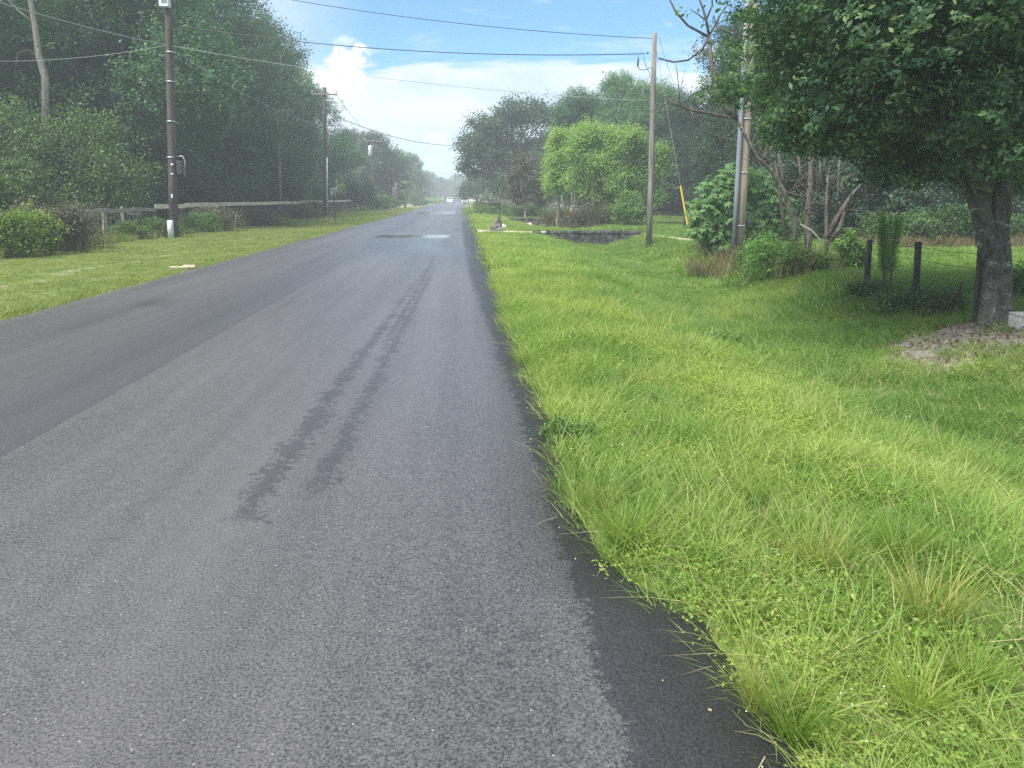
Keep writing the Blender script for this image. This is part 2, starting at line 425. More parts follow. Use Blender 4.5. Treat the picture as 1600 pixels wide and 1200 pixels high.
def grass_mat(name, a, b, c, trans=.45, dryk=0.0):
    m, t, p, o = new_mat(name); P = pos(t)
    s = t.node('ShaderNodeSeparateXYZ'); t.link(P, s.inputs[0]); X, Y, _ = s.outputs
    oi = t.node('ShaderNodeObjectInfo').outputs['Random']
    r = t.node('ShaderNodeAttribute', attribute_name='rnd').outputs['Fac']
    f = t.add(t.add(t.mul(r, .35), t.mul(oi, .3)), t.mul(t.sub(t.noise(P, .55, 5, .7), .36), 2.2))
    col = t.mix(t.ss(f, .15, .95), a, b)
    swale = t.mul(t.ss(X, 2.0, 4.3), t.ss(Y, 2.5, 6.5))
    col = t.mix(t.mul(swale, t.ss(t.noise(P, .8, 3), .3, .6, .15, .65)), col, (.085, .21, .035))
    col = t.mix(t.mul(t.ss(X, -4, -5), .55), col, t.mix(oi, (.12, .17, .05), (.26, .27, .11)))
    col = t.mix(t.ss(r, .93 - dryk, .98 - dryk * .5, 0, .85), col, c)
    t.link(col, p.inputs['Base Color']); p.inputs['Roughness'].default_value = .55; p.inputs['Specular IOR Level'].default_value = .3
    tr = t.node('ShaderNodeBsdfTranslucent'); t.link(t.mix(1.0, col, (1.2, 1.15, .5), 'MULTIPLY'), tr.inputs[0])
    ms = t.node('ShaderNodeMixShader'); ms.inputs[0].default_value = trans
    t.link(p.outputs[0], ms.inputs[1]); t.link(tr.outputs[0], ms.inputs[2]); t.link(ms.outputs[0], o.inputs[0])
    return m
M['grass'] = grass_mat('grass_blades', (.14, .28, .050), (.35, .45, .12), (.55, .47, .26), .42)
M['weed'] = grass_mat('weed_leaves', (.14, .27, .045), (.36, .48, .09), (.42, .42, .16))
M['straw'] = simple('straw', (.46, .38, .22), .8, var=.3, scale=30, bump=0)
M['petal'] = simple('petals', (.66, .68, .48), .7, var=.1, bump=0)
M['reddish'] = leaf_mat('reddish_blades', (.16, .26, .045), (.36, .38, .11), (.45, .28, .13), .4)
M['tuft'] = leaf_mat('tuft_blades', (.16, .27, .04), (.38, .48, .10), (.50, .42, .20), .45)

M['pole'] = bark('weathered_pole', (.10, .095, .088), (.27, .25, .225), None, .06)
M['pole_dark'] = bark('dark_pole', (.058, .044, .040), (.125, .098, .088), None, .06)
M['pole_tan'] = bark('tan_pole', (.27, .215, .16), (.46, .38, .29), None, .06)
M['post'] = bark('dark_post', (.028, .028, .028), (.075, .07, .065), None, .2)
M['rail_new'] = bark('pale_plank', (.66, .52, .36), (.84, .69, .52), None, .3)
M['rail_old'] = bark('grey_plank', (.20, .18, .155), (.38, .34, .30), None, .3)
M['pvc'] = simple('white_plastic', (.72, .74, .70), .45, var=.08, scale=3, bump=.02)
M['conduit'] = simple('grey_conduit', (.21, .235, .265), .7, var=.1, scale=3, bump=.02)
M['white'] = simple('white_paint', (.78, .78, .78), .4, var=.05, bump=0)
M['metal'] = simple('galvanised', (.50, .52, .54), .4, metal=.6, var=.15)
M['dmetal'] = simple('dark_metal', (.055, .06, .06), .5, metal=.3, var=.2)
M['black'] = simple('black_rubber', (.02, .02, .022), .6, var=.2)
M['cable'] = simple('cable', (.030, .032, .035), .6, var=.1, bump=0)
M['cable_pale'] = simple('aluminium_cable', (.30, .31, .33), .5, var=.1, bump=0)
M['yellow'] = simple('yellow_plastic', (.75, .50, .05), .45, var=.1, bump=0)
M['conc'] = simple('concrete', (.40, .38, .34), .9, var=.25, scale=5, bump=.4)
M['sand'] = simple('pale_sand', (.52, .45, .34), .95, var=.22, scale=6, bump=.5)
M['block'] = simple('concrete_block', (.42, .40, .38), .9, var=.15, scale=20, bump=.4)
M['rock'] = simple('grey_rock', (.17, .155, .145), .9, var=.4, scale=7, bump=.8)
M['glass'] = simple('dark_glass', (.03, .035, .04), .1, var=.1, bump=0, spec=.6)
M['red'] = simple('red_lens', (.45, .02, .02), .3, var=.1, bump=0)
def stained():
    m, t, p, o = new_mat('stained_concrete'); v = objc(t)
    s = t.node('ShaderNodeSeparateXYZ'); t.link(v, s.inputs[0])
    n = t.noise(t.scl(v, (3.2, 5, 1.8)), 1.0, 6, .75, .6); n2 = t.noise(v, 9, 5, .7)
    col = t.mix(t.ss(n, .40, .60), (.015, .017, .016), (.12, .12, .115))
    col = t.mix(t.ss(n2, .5, .68, 0, .7), col, (.055, .06, .05))
    t.link(col, p.inputs['Base Color']); p.inputs['Roughness'].default_value = .95
    t.link(t.bump(n2, .8, .03), p.inputs['Normal']); return m
M['stained'] = stained()

# ------------------------------------------------------------------ ground and road sheets
def graded(lo, hi, fine_lo, fine_hi, st, grow):
    a = list(np.arange(fine_lo, fine_hi + 1e-6, st)); s = st; x = fine_hi
    while x < hi: s *= grow; x += s; a.append(min(x, hi))
    s = st; x = fine_lo; b = []
    while x > lo: s *= grow; x -= s; b.append(max(x, lo))
    return np.array(sorted(set(np.round(b + a, 4))))
def sheet(name, xs, ys, zf, mat):
    XX, YY = np.meshgrid(xs, ys); V = np.stack([XX, YY, zf(XX, YY)], -1).reshape(-1, 3)
    nx, ny = len(xs), len(ys); i = np.arange(nx - 1)[None, :] + np.arange(ny - 1)[:, None] * nx
    F = np.stack([i, i + 1, i + nx + 1, i + nx], -1).reshape(-1)
    return bpy.data.objects.new(name, mesh_np(name, V, 4, F, mat, smooth=True))
gx = graded(-420, 420, -7.0, 12, .12, 1.10)
gy = graded(-30, 640, 1.0, 14, .12, 1.022)
gy = np.array(sorted(set(gy) | {w_ + d for w_, _ in WALLS for d in (-.02, .04, .1)}))
put(sheet('ground', gx, gy, zg, M['ground']), kind='structure')
ys = graded(-30, 560, .5, 12, .05, 1.02); us = np.linspace(0, 1, 15)
V = np.array([[e0 + (e1 - e0) * u, y, 0.012 * (1 - (2 * u - 1) ** 2)] for y, e0, e1 in zip(ys, edge_l(ys), edge_r(ys)) for u in us])
# a thin turned-down lip on both sides
nx = len(us); V = V.reshape(len(ys), nx, 3)
lipL = V[:, :1].copy(); lipL[..., 2] = -.09; lipL[..., 0] -= .02
lipR = V[:, -1:].copy(); lipR[..., 2] = -.09; lipR[..., 0] += .02
V = np.concatenate([lipL, V, lipR], 1); nx += 2
i = np.arange(nx - 1)[None, :] + np.arange(len(ys) - 1)[:, None] * nx
road = bpy.data.objects.new('road', mesh_np('road', V.reshape(-1, 3), 4, np.stack([i, i + 1, i + nx + 1, i + nx], -1).reshape(-1), M['asphalt']))
put(road, kind='structure')
def path_sheet(name, near, far, mat, lift=.06, n=40, flat=False):
    a = [hit(*p) for p in near]; b = [hit(*p) for p in far]
    for q in a + b:
        if q.y > 25 and q.x < 8.3 and q.y < 32.3: q.y = 32.3
    def along(P_, t):
        k = t * (len(P_) - 1); j = min(int(k), len(P_) - 2); return P_[j].lerp(P_[j + 1], k - j)
    V = []; m_ = 8
    for q in range(n + 1):
        A, B = along(a, q / n), along(b, q / n)
        for r_ in range(m_ + 1):
            p = A.lerp(B, r_ / m_); jt = (vnoise(p.x * 3, p.y * 3 + 50) - .5) * .2 if r_ in (0, m_) else 0
            x, y = p.x, p.y + jt; V.append((x, y, max(zgs(x, y), -.06 if flat else -9) + (lift if 0 < r_ < m_ else -.01)))
    F = []
    for q in range(n):
        for r_ in range(m_): i0 = q * (m_ + 1) + r_; F += [i0, i0 + m_ + 1, i0 + m_ + 2, i0 + 1]
    return put(bpy.data.objects.new(name, mesh_np(name, V, 4, F, mat, smooth=True)), kind='structure')
path_sheet('driveway', [(748, 366), (835, 366.5), (1000, 370.5), (1082, 376.5), (1190, 385)], [(745, 359), (840, 361.5), (1000, 366), (1082, 372), (1190, 379)], M['sand'])
path_sheet('farm_track', [(735, 344), (800, 344), (885, 345.5), (905, 347)], [(734, 341), (800, 341), (885, 341.8), (905, 342.5)], M['sand'])
path_sheet('gravel_entrance', [(530, 325.5), (600, 325.5), (655, 325)], [(530, 322.5), (600, 322.5), (655, 322)], M['sand'])

# bare soil round the foot of the oak
OAK = ghit(1551, 506)
bm = MB(); c0 = ghit(1525, 528); ring = []
Vs = [(c0.x, c0.y, zgs(c0.x, c0.y) + .02)]; N = 60
for k in range(1, 9):
    for a in range(N):
        t_ = 2 * math.pi * a / N; r_ = k / 8 * (1 + (fbm(math.cos(t_) * 2.5 + 5, math.sin(t_) * 2.5 + 5) - .5) * 1.3)
        x = c0.x + math.cos(t_) * 1.25 * r_; y = c0.y + math.sin(t_) * .95 * r_; Vs.append((x, y, zgs(x, y) + .02 * (1 - (k / 8) ** 6) - (.03 if k == 8 else 0)))
F = []
bm.v = Vs
for a in range(N): bm.f.append((0, 1 + a, 1 + (a + 1) % N))
for k in range(7):
    for a in range(N): bm.f.append((1 + k * N + a, 1 + (k + 1) * N + a, 1 + (k + 1) * N + (a + 1) % N, 1 + k * N + (a + 1) % N))
M['soil'] = simple('grey_soil', (.20, .175, .155), .95, var=.35, scale=9, bump=.8)
bm.obj('bare_soil', M['soil'], smooth=True, kind='structure')

def blades(rng, n, rad_, hmin, hmax, wd, bend=.5, lean=.35, segs=3, base=None):
    """curved tapering strips; returns V, F, rnd"""
    a = rng.uniform(0, 2 * np.pi, n); r = rad_ * np.sqrt(rng.rand(n))
    B = np.stack([np.cos(a) * r, np.sin(a) * r, np.zeros(n)], -1) if base is None else base
    h = rng.uniform(hmin, hmax, n); da = a + rng.normal(size=n) * 1.2; D = np.stack([np.cos(da), np.sin(da), np.zeros(n)], -1)
    wa = rng.uniform(0, 2 * np.pi, n); Wd = np.stack([np.cos(wa), np.sin(wa), np.zeros(n)], -1)
    ln = rng.uniform(.1, 1, n) * lean; bn = rng.uniform(.2, 1, n) * bend
    rows = []
    for k in range(segs + 1):
        t = k / segs; out_ = (ln * t + bn * t * t) * h; up = h * (t - .38 * bn * t * t)
        c = B + D * out_[:, None] + np.array([0, 0, 1]) * up[:, None]; ww = (wd * (1 - t ** 1.6) * .5 * rng.uniform(.7, 1.2, n))[:, None] if k < segs else 0
        rows.append(c - Wd * ww); rows.append(c + Wd * ww)
    V = np.stack(rows, 1).reshape(-1, 3); m_ = 2 * (segs + 1)
    b = np.arange(n)[:, None] * m_; F = np.concatenate([np.stack([b + 2 * k, b + 2 * k + 1, b + 2 * k + 3, b + 2 * k + 2], -1).reshape(n, 4) for k in range(segs)], 1).reshape(-1)
    return V, F, np.repeat(rng.rand(n), segs)
# ------------------------------------------------------------------ leaves, crowns, trunks
def unit(v): return v / np.maximum(np.linalg.norm(v, axis=-1, keepdims=True), 1e-9)
def leaves(rng, C, N, size, aspect=.5, fold=.25):
    """one kite-shaped folded leaf per centre C with normal N"""
    n = len(C); N = unit(N); A = rng.normal(size=(n, 3)); T = unit(A - N * (A * N).sum(-1, keepdims=True)); B = np.cross(N, T)
    s = (size * rng.uniform(.7, 1.3, n))[:, None]
    v0 = C - T * s * .5; v2 = C + T * s * .5
    v1 = C + B * s * aspect * .5 + N * s * fold * .3 - T * s * .05; v3 = C - B * s * aspect * .5 + N * s * fold * .3 - T * s * .05
    V = np.stack([v0, v1, v2, v3], 1).reshape(-1, 3); F = np.arange(4 * n)
    return V, F
def crown_mesh(name, seed, lobes, n_leaf, size, mat, clump_r=.55, per=28, aspect=.55, hollow=.5, zmin=-9, droop=0.0, upb=.55, rn=.75, outb=.45):
    """lobes: (x,y,z, rx,ry,rz); leaves sit in small sprays spread through the outer part of every lobe"""
    rng = np.random.RandomState(seed); L = np.array(lobes, float)
    wgt = L[:, 3] * L[:, 4] + L[:, 4] * L[:, 5] + L[:, 3] * L[:, 5]; wgt /= wgt.sum()
    nc = n_leaf // per; li = rng.choice(len(L), nc, p=wgt)
    d = unit(rng.normal(size=(nc, 3))); r = (hollow + (1 - hollow) * rng.rand(nc) ** .6) * (1 + .22 * rng.normal(size=nc) * (rng.rand(nc) < .35))
    # push whole directions in and out so the outline is lumpy
    lump = .62 + .74 * vnoise(d[:, 0] * 2.4 + li * 5.1 + 40, d[:, 1] * 2.4 + d[:, 2] * 2.9 + 60)
    c = L[li, :3] + d * L[li, 3:] * (r * lump)[:, None]
    keep = c[:, 2] > zmin; c, d, li = c[keep], d[keep], li[keep]; nc = len(c)
    cr = rng.rand(nc)
    ci = np.repeat(np.arange(nc), per); n = len(ci)
    ax = unit(d + rng.normal(size=(nc, 3)) * .5 + np.array([0, 0, .15 - droop]))
    tt = rng.uniform(-1, 1, n)[:, None]
    C = c[ci] + ax[ci] * tt * clump_r + rng.normal(size=(n, 3)) * clump_r * np.array([.38, .38, .26])
    Nn = rng.normal(size=(n, 3)) * rn + d[ci] * outb + np.array([0, 0, upb])
    V, F = leaves(rng, C, Nn, size, aspect)
    rnd = rng.rand(n)
    return mesh_np(name, V, 4, F, mat, {'rnd': rnd, 'clump': cr[ci]})
def trunk_mesh(name, seed, h, r0, lobes, mat, n=9, lean=(0, 0), twigs=2, start=.25, limbk=.38):
    rng = random.Random(seed); b = MB(); k = 7
    pts = []; 
    for i in range(k + 1):
        f = i / k; pts.append(Vector((lean[0] * f * h + rng.uniform(-.12, .12) * (i > 0) * (h / 8), lean[1] * f * h + rng.uniform(-.12, .12) * (i > 0) * (h / 8), h * f - (.15 if i == 0 else 0))))
    rs = [r0 * (1.45 if i == 0 else 1.0) * (1 - .80 * i / k) for i in range(k + 1)]
    b.tube(pts, rs, n, wob=.06, rng=rng)
    for L in lobes:
        f = min(.95, max(start, (L[2] / h) * rng.uniform(.45, .7))); q = f * k; j = min(int(q), k - 1); s = pts[j].lerp(pts[j + 1], q - j)
        e = Vector(L[:3]) + Vector((0, 0, L[5] * .2)); m1 = s.lerp(e, .45) + Vector((rng.uniform(-.3, .3), rng.uniform(-.3, .3), rng.uniform(-.1, .4)))
        rr = r0 * (1 - .8 * f) * limbk * 1.7
        b.tube([s, s.lerp(m1, .5) + Vector((0, 0, -.05)), m1, m1.lerp(e, .55), e], [rr, rr * .85, rr * .65, rr * .4, rr * .15], 6, wob=.08, rng=rng)
        for _ in range(twigs):
            d = Vector((rng.gauss(0, 1), rng.gauss(0, 1), rng.gauss(.2, 1))).normalized()
            e2 = Vector(L[:3]) + Vector((d.x * L[3], d.y * L[4], d.z * L[5])) * .85
            s2 = m1.lerp(e, rng.uniform(0, .8)); b.tube([s2, s2.lerp(e2, .5) + Vector((0, 0, rng.uniform(-.2, .3))), e2], [rr * .35, rr * .22, rr * .07], 4)
    return b.mesh(name, mat, True)
def rand_lobes(seed, h, r, zlow, n, flat=.75, topk=.8):
    rng = random.Random(seed); out = []
    for i in range(n):
        f = (i + .5) / n; z = zlow + (h - zlow) * f
        env = math.sin(math.pi * min(.94, max(.16, .22 + f * .68))) ** .7 * r
        a = i * 2.4 + rng.uniform(-.6, .6); rr = rng.uniform(.26, .50) * r * (1 - .2 * f); dd = max(0, env - rr) * rng.uniform(.6, 1.15)
        zt = min(z, h - rr * flat * .8)
        out.append((math.cos(a) * dd, math.sin(a) * dd, zt, rr, rr * rng.uniform(.85, 1.1), rr * flat))
    return out
def tree(name, loc, crown, trunk, label, cat='tree', group=None, sc=1.0, rz=0.0, sz=None, own=None):
    e = empty(name, loc, rz, label, cat, group); e.scale = (sc, sc, sz or sc)
    if trunk is not None: put(bpy.data.objects.new('trunk', trunk), e)
    if crown is not None:
        o = put(bpy.data.objects.new('crown', crown), e)
        if own: o.material_slots[0].link = 'OBJECT'; o.material_slots[0].material = M[own]
    return e

# libraries --------------------------------------------------
WL = []   # woodland trees seen from 25-60 m
for k, (h, r, zl, n) in enumerate([(14, 4.8, 1.6, 27), (16, 4.4, 2.4, 28), (12, 5.0, 1.4, 24)]):
    lb = rand_lobes(11 + k, h, r, zl, n)
    WL.append((crown_mesh('woodland_crown', 21 + k, lb, 80000, .155, M['wood'], .46, 22, zmin=.4, hollow=.68, upb=1.0, droop=.3), trunk_mesh('trunk', 31 + k, h * .8, .26, lb, M['bark'])))
FL = []   # far trees
for k, (h, r, zl, n) in enumerate([(12, 5.0, 1.2, 19), (13, 4.2, 2.0, 18), (10, 5.2, 1.0, 18)]):
    lb = rand_lobes(51 + k, h, r, zl, n)
    FL.append((crown_mesh('far_crown', 61 + k, lb, 22000, .30, M['far'], .6, 12, zmin=.2, hollow=.65, upb=.9), trunk_mesh('trunk', 71 + k, h * .8, .25, lb, M['bark'], 6, twigs=0)))
SL = []   # shrubs
for k in range(3):
    lb = rand_lobes(81 + k, 2.6, 1.5, .5, 8, .8)
    SL.append((crown_mesh('shrub_foliage', 91 + k, lb, 13000, .10, M['shrub'], .22, 16, zmin=.03, hollow=.3), trunk_mesh('stem', 95 + k, 1.6, .05, lb[:5], M['bark'], 5, twigs=1)))

# ------------------------------------------------------------------ geometry-node scatter (for stuff only)
def proto(name, me): return bpy.data.objects.new(name, me)
def scatter(name, pts, rots, scs, idx, protos, label=None, cat=None):
    me = bpy.data.meshes.new(name); me.vertices.add(len(pts)); me.vertices.foreach_set('co', np.asarray(pts, np.float32).ravel())
    a = me.attributes.new('rot', 'FLOAT_VECTOR', 'POINT'); a.data.foreach_set('vector', np.asarray(rots, np.float32).ravel())
    a = me.attributes.new('scl', 'FLOAT_VECTOR', 'POINT'); a.data.foreach_set('vector', np.asarray(scs, np.float32).ravel())
    a = me.attributes.new('idx', 'INT', 'POINT'); a.data.foreach_set('value', np.asarray(idx, np.int32))
    o = bpy.data.objects.new(name, me)
    g = bpy.data.node_groups.new(name + '_nodes', 'GeometryNodeTree')
    g.interface.new_socket('Geometry', in_out='INPUT', socket_type='NodeSocketGeometry')
    g.interface.new_socket('Geometry', in_out='OUTPUT', socket_type='NodeSocketGeometry')
    N = g.nodes; L = g.links; gi = N.new('NodeGroupInput'); go = N.new('NodeGroupOutput')
    j = N.new('GeometryNodeJoinGeometry')
    for p in reversed(protos):
        oi = N.new('GeometryNodeObjectInfo'); oi.inputs['Object'].default_value = p; oi.inputs['As Instance'].default_value = True
        L.new(oi.outputs['Geometry'], j.inputs[0])
    ip = N.new('GeometryNodeInstanceOnPoints'); L.new(gi.outputs[0], ip.inputs['Points']); L.new(j.outputs[0], ip.inputs['Instance'])
    ip.inputs['Pick Instance'].default_value = True
    def attr(nm, ty):
        n = N.new('GeometryNodeInputNamedAttribute'); n.data_type = ty; n.inputs[0].default_value = nm; return n.outputs[0]
    L.new(attr('idx', 'INT'), ip.inputs['Instance Index'])
    L.new(attr('rot', 'FLOAT_VECTOR'), ip.inputs['Rotation']); L.new(attr('scl', 'FLOAT_VECTOR'), ip.inputs['Scale'])
    L.new(ip.outputs[0], go.inputs[0])
    md = o.modifiers.new('scatter', 'NODES'); md.node_group = g
    return put(o, None, label, cat, None, 'stuff')

def blade_mesh(name, seed, n, rad_, hmin, hmax, wd, mat, **kw):
    rng = np.random.RandomState(seed); V, F, r = blades(rng, n, rad_, hmin, hmax, wd, **kw)
    return mesh_np(name, V, 4, F, mat, {'rnd': r, 'clump': r * 0 + rng.rand()})
def weed_mesh(name, seed, n, rad_, h, size, mat, aspect=.5):
    rng = np.random.RandomState(seed); a = rng.uniform(0, 2 * np.pi, n); r = rad_ * np.sqrt(rng.rand(n))
    C = np.stack([np.cos(a) * r, np.sin(a) * r, h * rng.uniform(.1, 1, n)], -1)
    Nn = rng.normal(size=(n, 3)) * .45 + np.array([0, 0, 1.0]); V, F = leaves(rng, C, Nn, size, aspect, .4)
    return mesh_np(name, V, 4, F, mat, {'rnd': rng.rand(n), 'clump': rng.rand(n)})
def flower_mesh(name, seed, n, k=.6):
    rng = np.random.RandomState(seed); V = []; F = []
    for i in range(n):
        x, y = rng.uniform(-.16, .16, 2); h = rng.uniform(.09, .17); r = rng.uniform(.0025, .0055)
        b = len(V); V += [(x, y, h + r)] + [(x + math.cos(k * 2.094) * r, y + math.sin(k * 2.094) * r, h) for k in range(3)]
        F += [b, b + 1, b + 2, b, b + 2, b + 3, b, b + 3, b + 1]
    return mesh_np(name, V, 3, F, M['petal'])
G = {}
G['fine'] = [proto('grass_clump', blade_mesh('grass_clump', 100 + k, 44, .13, .05, .16, .0055, M['grass'], bend=1.0, lean=.7)) for k in range(4)]
G['tall'] = [proto('grass_clump_tall', blade_mesh('grass_clump_tall', 110 + k, 30, .09, .12, .27, .0060, M['grass'], bend=.9, lean=.5)) for k in range(3)]
G['weed'] = [proto('weed_clump', weed_mesh('weed_clump', 120 + k, 95, .14, .10, .014 + .004 * k, M['weed'])) for k in range(3)]
G['straw'] = [proto('straw_clump', blade_mesh('straw_clump', 130 + k, 9, .12, .06, .18, .0045, M['straw'], bend=1.6, lean=1.2)) for k in range(2)]
G['flow'] = [proto('flower_clump', flower_mesh('flower_clump', 140 + k, 4)) for k in range(2)]
G['mown'] = [proto('mown_clump', blade_mesh('mown_clump', 150 + k, 50, .20, .03, .085, .009, M['grass'], bend=.9, lean=.8, segs=2)) for k in range(3)]
G['big'] = [proto('coarse_clump', blade_mesh('coarse_clump', 160 + k, 46, .28, .08, .24, .016, M['grass'], bend=.9, lean=.6, segs=2)) for k in range(3)]

rg = np.random.RandomState(5)
def region(x0, x1, y0, y1, dens, fn=None):
    n = int((x1 - x0) * (y1 - y0) * dens); x = rg.uniform(x0, x1, n); y = rg.uniform(y0, y1, n)
    # only where the camera's view can reach (with a margin for a step to the side)
    keep = (x > -y * .85 - 2.2) & (x < y * .95 + 2.6)
    d = np.maximum(x - edge_r(y), edge_l(y) - x)
    keep &= d > rg.uniform(-.01, .06, n)
    for a, b in WALLS: keep &= ~((y > a - .18) & (y < a + .05) & (x > 2.9) & (x < 8.4))
    if fn is not None: keep &= fn(x, y)
    return x[keep], y[keep]
def not_soil(x, y):
    q = ((x - c0.x) / 1.2) ** 2 + ((y - c0.y) / .9) ** 2
    return (q + (fbm(x * 3, y * 3) - .5) * 2.4 > .45) | (rg.rand(len(x)) < .10)
def not_drive(x, y):
    ya = np.interp(x, [.8, 3.4, 8.2, 8.4, 9.3, 12], [32.6, 32.3, 32.3, hit(1005, 371).y, hit(1082, 376.5).y, hit(1190, 385).y]) if True else np.interp(x, [.8, 3.4, 8.0, 9.3, 12], [hit(748, 366).y, hit(835, 366.5).y, hit(1000, 370.5).y, hit(1082, 376.5).y, hit(1190, 385).y])
    return ~((y > ya - .3) & (y < ya + 1.9) & (x > .7) & (rg.rand(len(x)) < .97)) & ~((y > 54) & (y < 56.5) & (x > .7) & (x < 9) & (rg.rand(len(x)) < .85))
def cloud(parts):
    P_, R_, S_, I_ = [], [], [], []
    for (x, y), idxs, s0, s1, hs in parts:
        n = len(x); z = zg(x, y) - .01
        P_.append(np.stack([x, y, z], -1)); R_.append(np.stack([rg.normal(size=n) * .08, rg.normal(size=n) * .08, rg.uniform(0, 6.28, n)], -1))
        s = rg.uniform(s0, s1, n); hv = s * hs * (.65 + .8 * fbm(x * 1.1 + 3, y * 1.1 + 8)); S_.append(np.stack([s, s, hv], -1)); I_.append(rg.choice(idxs, n))
    return np.concatenate(P_), np.concatenate(R_), np.concatenate(S_), np.concatenate(I_)
protos = G['fine'] + G['tall'] + G['weed'] + G['straw'] + G['flow'] + G['mown'] + G['big']
iF, iT, iW, iS, iFl, iM, iB = [0, 1, 2, 3], [4, 5, 6], [7, 8, 9], [10, 11], [12, 13], [14, 15, 16], [17, 18, 19]
soil_ok = lambda x, y: not_soil(x, y)
patchy = lambda k, th, s=.9: (lambda x, y: (fbm(x * s + k, y * s - k) > th) & not_soil(x, y))
both = lambda x, y: not_drive(x, y) & not_soil(x, y)
edge_near = lambda x, y: (x - edge_r(y) < .16) | (edge_l(y) - x < .16)
parts = [
    (region(.4, 9.5, .8, 7, 95, soil_ok), iF, .8, 1.25, 1.0),
    (region(.4, 9.5, .8, 7, 60, patchy(3, .46)), iT, .7, 1.15, 1.0),
    (region(.4, 9.5, .8, 7, 85, patchy(8, .44)), iW, .7, 1.2, 1.0),
    (region(.4, 9.5, .8, 8, 26, soil_ok), iS, .6, 1.2, .8),
    (region(.4, 9.5, .8, 9, 9, patchy(15, .53, 1.6)), iFl, .8, 1.2, 1.0),
    (region(.4, 1.6, .8, 14, 90, edge_near), iT, .6, 1.1, .95),
    (region(.4, 13, 7, 15, 62, soil_ok), iF, 1.0, 1.5, 1.05),
    (region(.4, 13, 7, 15, 26, patchy(3, .46)), iT, .8, 1.3, .95),
    (region(.4, 13, 7, 15, 26, patchy(8, .46)), iW, 1.0, 1.5, 1.1),
    (region(.4, 18, 15, 32, 26, both), iB, .7, 1.05, .75),
    (region(.4, 26, 31, 62, 13, both), iB, .9, 1.5, .8),
    (region(.4, 14, 62, 110, 5, both), iB, 1.4, 2.2, .8),
    (region(-13.6, -5.5, 7, 22, 30, None), iM, .8, 1.2, .85),
    (region(-13.6, -5.5, 22, 50, 18, None), iM, 1.0, 1.7, .85),
    (region(-6.2, -5.5, 7, 60, 60, edge_near), iB, .45, .75, .75),
    (region(-13.4, -5.5, 50, 120, 6, None), iB, 1.2, 2.0, .6),
    (region(-13.2, -12.2, 18, 75, 16, None), iB, .9, 1.5, 1.5),
    (region(6.0, 14, 11.5, 24, 12, patchy(21, .44, .5)), iB, .9, 1.4, 1.1),
]
scatter('grass', *cloud(parts), protos)

# ------------------------------------------------------------------ stuff: woods behind the first rows
def wood(name, spots, lib, seed, sc=(.8, 1.15)):
    r = random.Random(seed); P_, R_, S_, I_ = [], [], [], []
    for x, y in spots:
        s = r.uniform(*sc); P_.append((x + r.uniform(-1, 1), y + r.uniform(-1.5, 1.5), -.1)); R_.append((0, 0, r.uniform(0, 6.28))); S_.append((s, s, s * r.uniform(.9, 1.1))); I_.append(r.randrange(len(lib)))
    return scatter(name, P_, R_, S_, I_, lib)
pF = [proto('far_crown', c) for c, _ in FL]; pS = [proto('shrub_foliage', c) for c, _ in SL]; pW = [proto('woodland_crown', c) for c, _ in WL]
def recol(lst, nm):
    out_ = []
    for o in lst:
        m2 = o.data.copy(); m2.materials[0] = M[nm]; out_.append(bpy.data.objects.new(o.name, m2))
    return out_
pD = recol(pW[:1], 'dark'); pSD = recol(pS, 'dark')  # crown and shrub copies recoloured with the shade-darkened leaves
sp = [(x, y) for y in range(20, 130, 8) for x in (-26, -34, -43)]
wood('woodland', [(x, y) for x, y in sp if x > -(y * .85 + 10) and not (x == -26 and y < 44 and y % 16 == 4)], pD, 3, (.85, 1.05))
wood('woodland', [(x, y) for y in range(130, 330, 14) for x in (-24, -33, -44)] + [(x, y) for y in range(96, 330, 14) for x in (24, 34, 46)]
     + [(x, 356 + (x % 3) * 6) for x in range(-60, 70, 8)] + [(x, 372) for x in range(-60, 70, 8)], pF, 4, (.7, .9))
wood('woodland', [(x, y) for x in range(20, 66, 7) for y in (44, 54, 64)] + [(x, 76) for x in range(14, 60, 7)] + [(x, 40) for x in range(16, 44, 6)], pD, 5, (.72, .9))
r_ = random.Random(9)
wood('underbrush', [(r_.uniform(-20, -15.6), y) for y in np.arange(20, 110, 1.5)] + [(r_.uniform(-24, -19), y) for y in np.arange(20, 110, 2.)]
     + [(x + r_.uniform(-1, 1), 66 + r_.uniform(-2, 2)) for x in np.arange(13, 36, 1.8)], pS, 6, (.7, 1.3))
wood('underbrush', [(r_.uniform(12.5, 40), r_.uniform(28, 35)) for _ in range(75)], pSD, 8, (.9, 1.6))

# ------------------------------------------------------------------ left side: first row of trees, each its own
LT = [(-23.5, 36.0, 0, 1.12, 'tall dark tree at the far left edge with vines below, behind the overgrown fence'),
      (-21.5, 43.5, 1, 1.05, 'tall dense tree behind the spreading low tree, left of the dark utility pole'),
      (-17.5, 41.5, 2, 1.32, 'tall leafy tree rising behind the near utility pole'),
      (-18.2, 49.0, 0, 1.20, 'tall tree just right of the dark utility pole, its crown running out of view'),
      (-17.2, 57.5, 1, 1.12, 'tall tree whose hazy crown starts the gap of sky at the top'),
      (-17.6, 67.0, 0, 1.22, 'tall hazy tree right behind the slim pale forked trunk'),
      (-17.6, 78.0, 1, 1.04, 'tree just left of the crossarm pole, stepping down towards the sky'),
      (-17.8, 89.0, 2, 1.20, 'last tall tree of the left wood, directly behind the crossarm pole')]
for i, (x, y, k, s, lab) in enumerate(LT):
    tree('woodland_tree', (x, y, zgs(x, y)), WL[k][0], WL[k][1], lab, 'tree', 'tall trees along the left wood', s, i * 1.3)
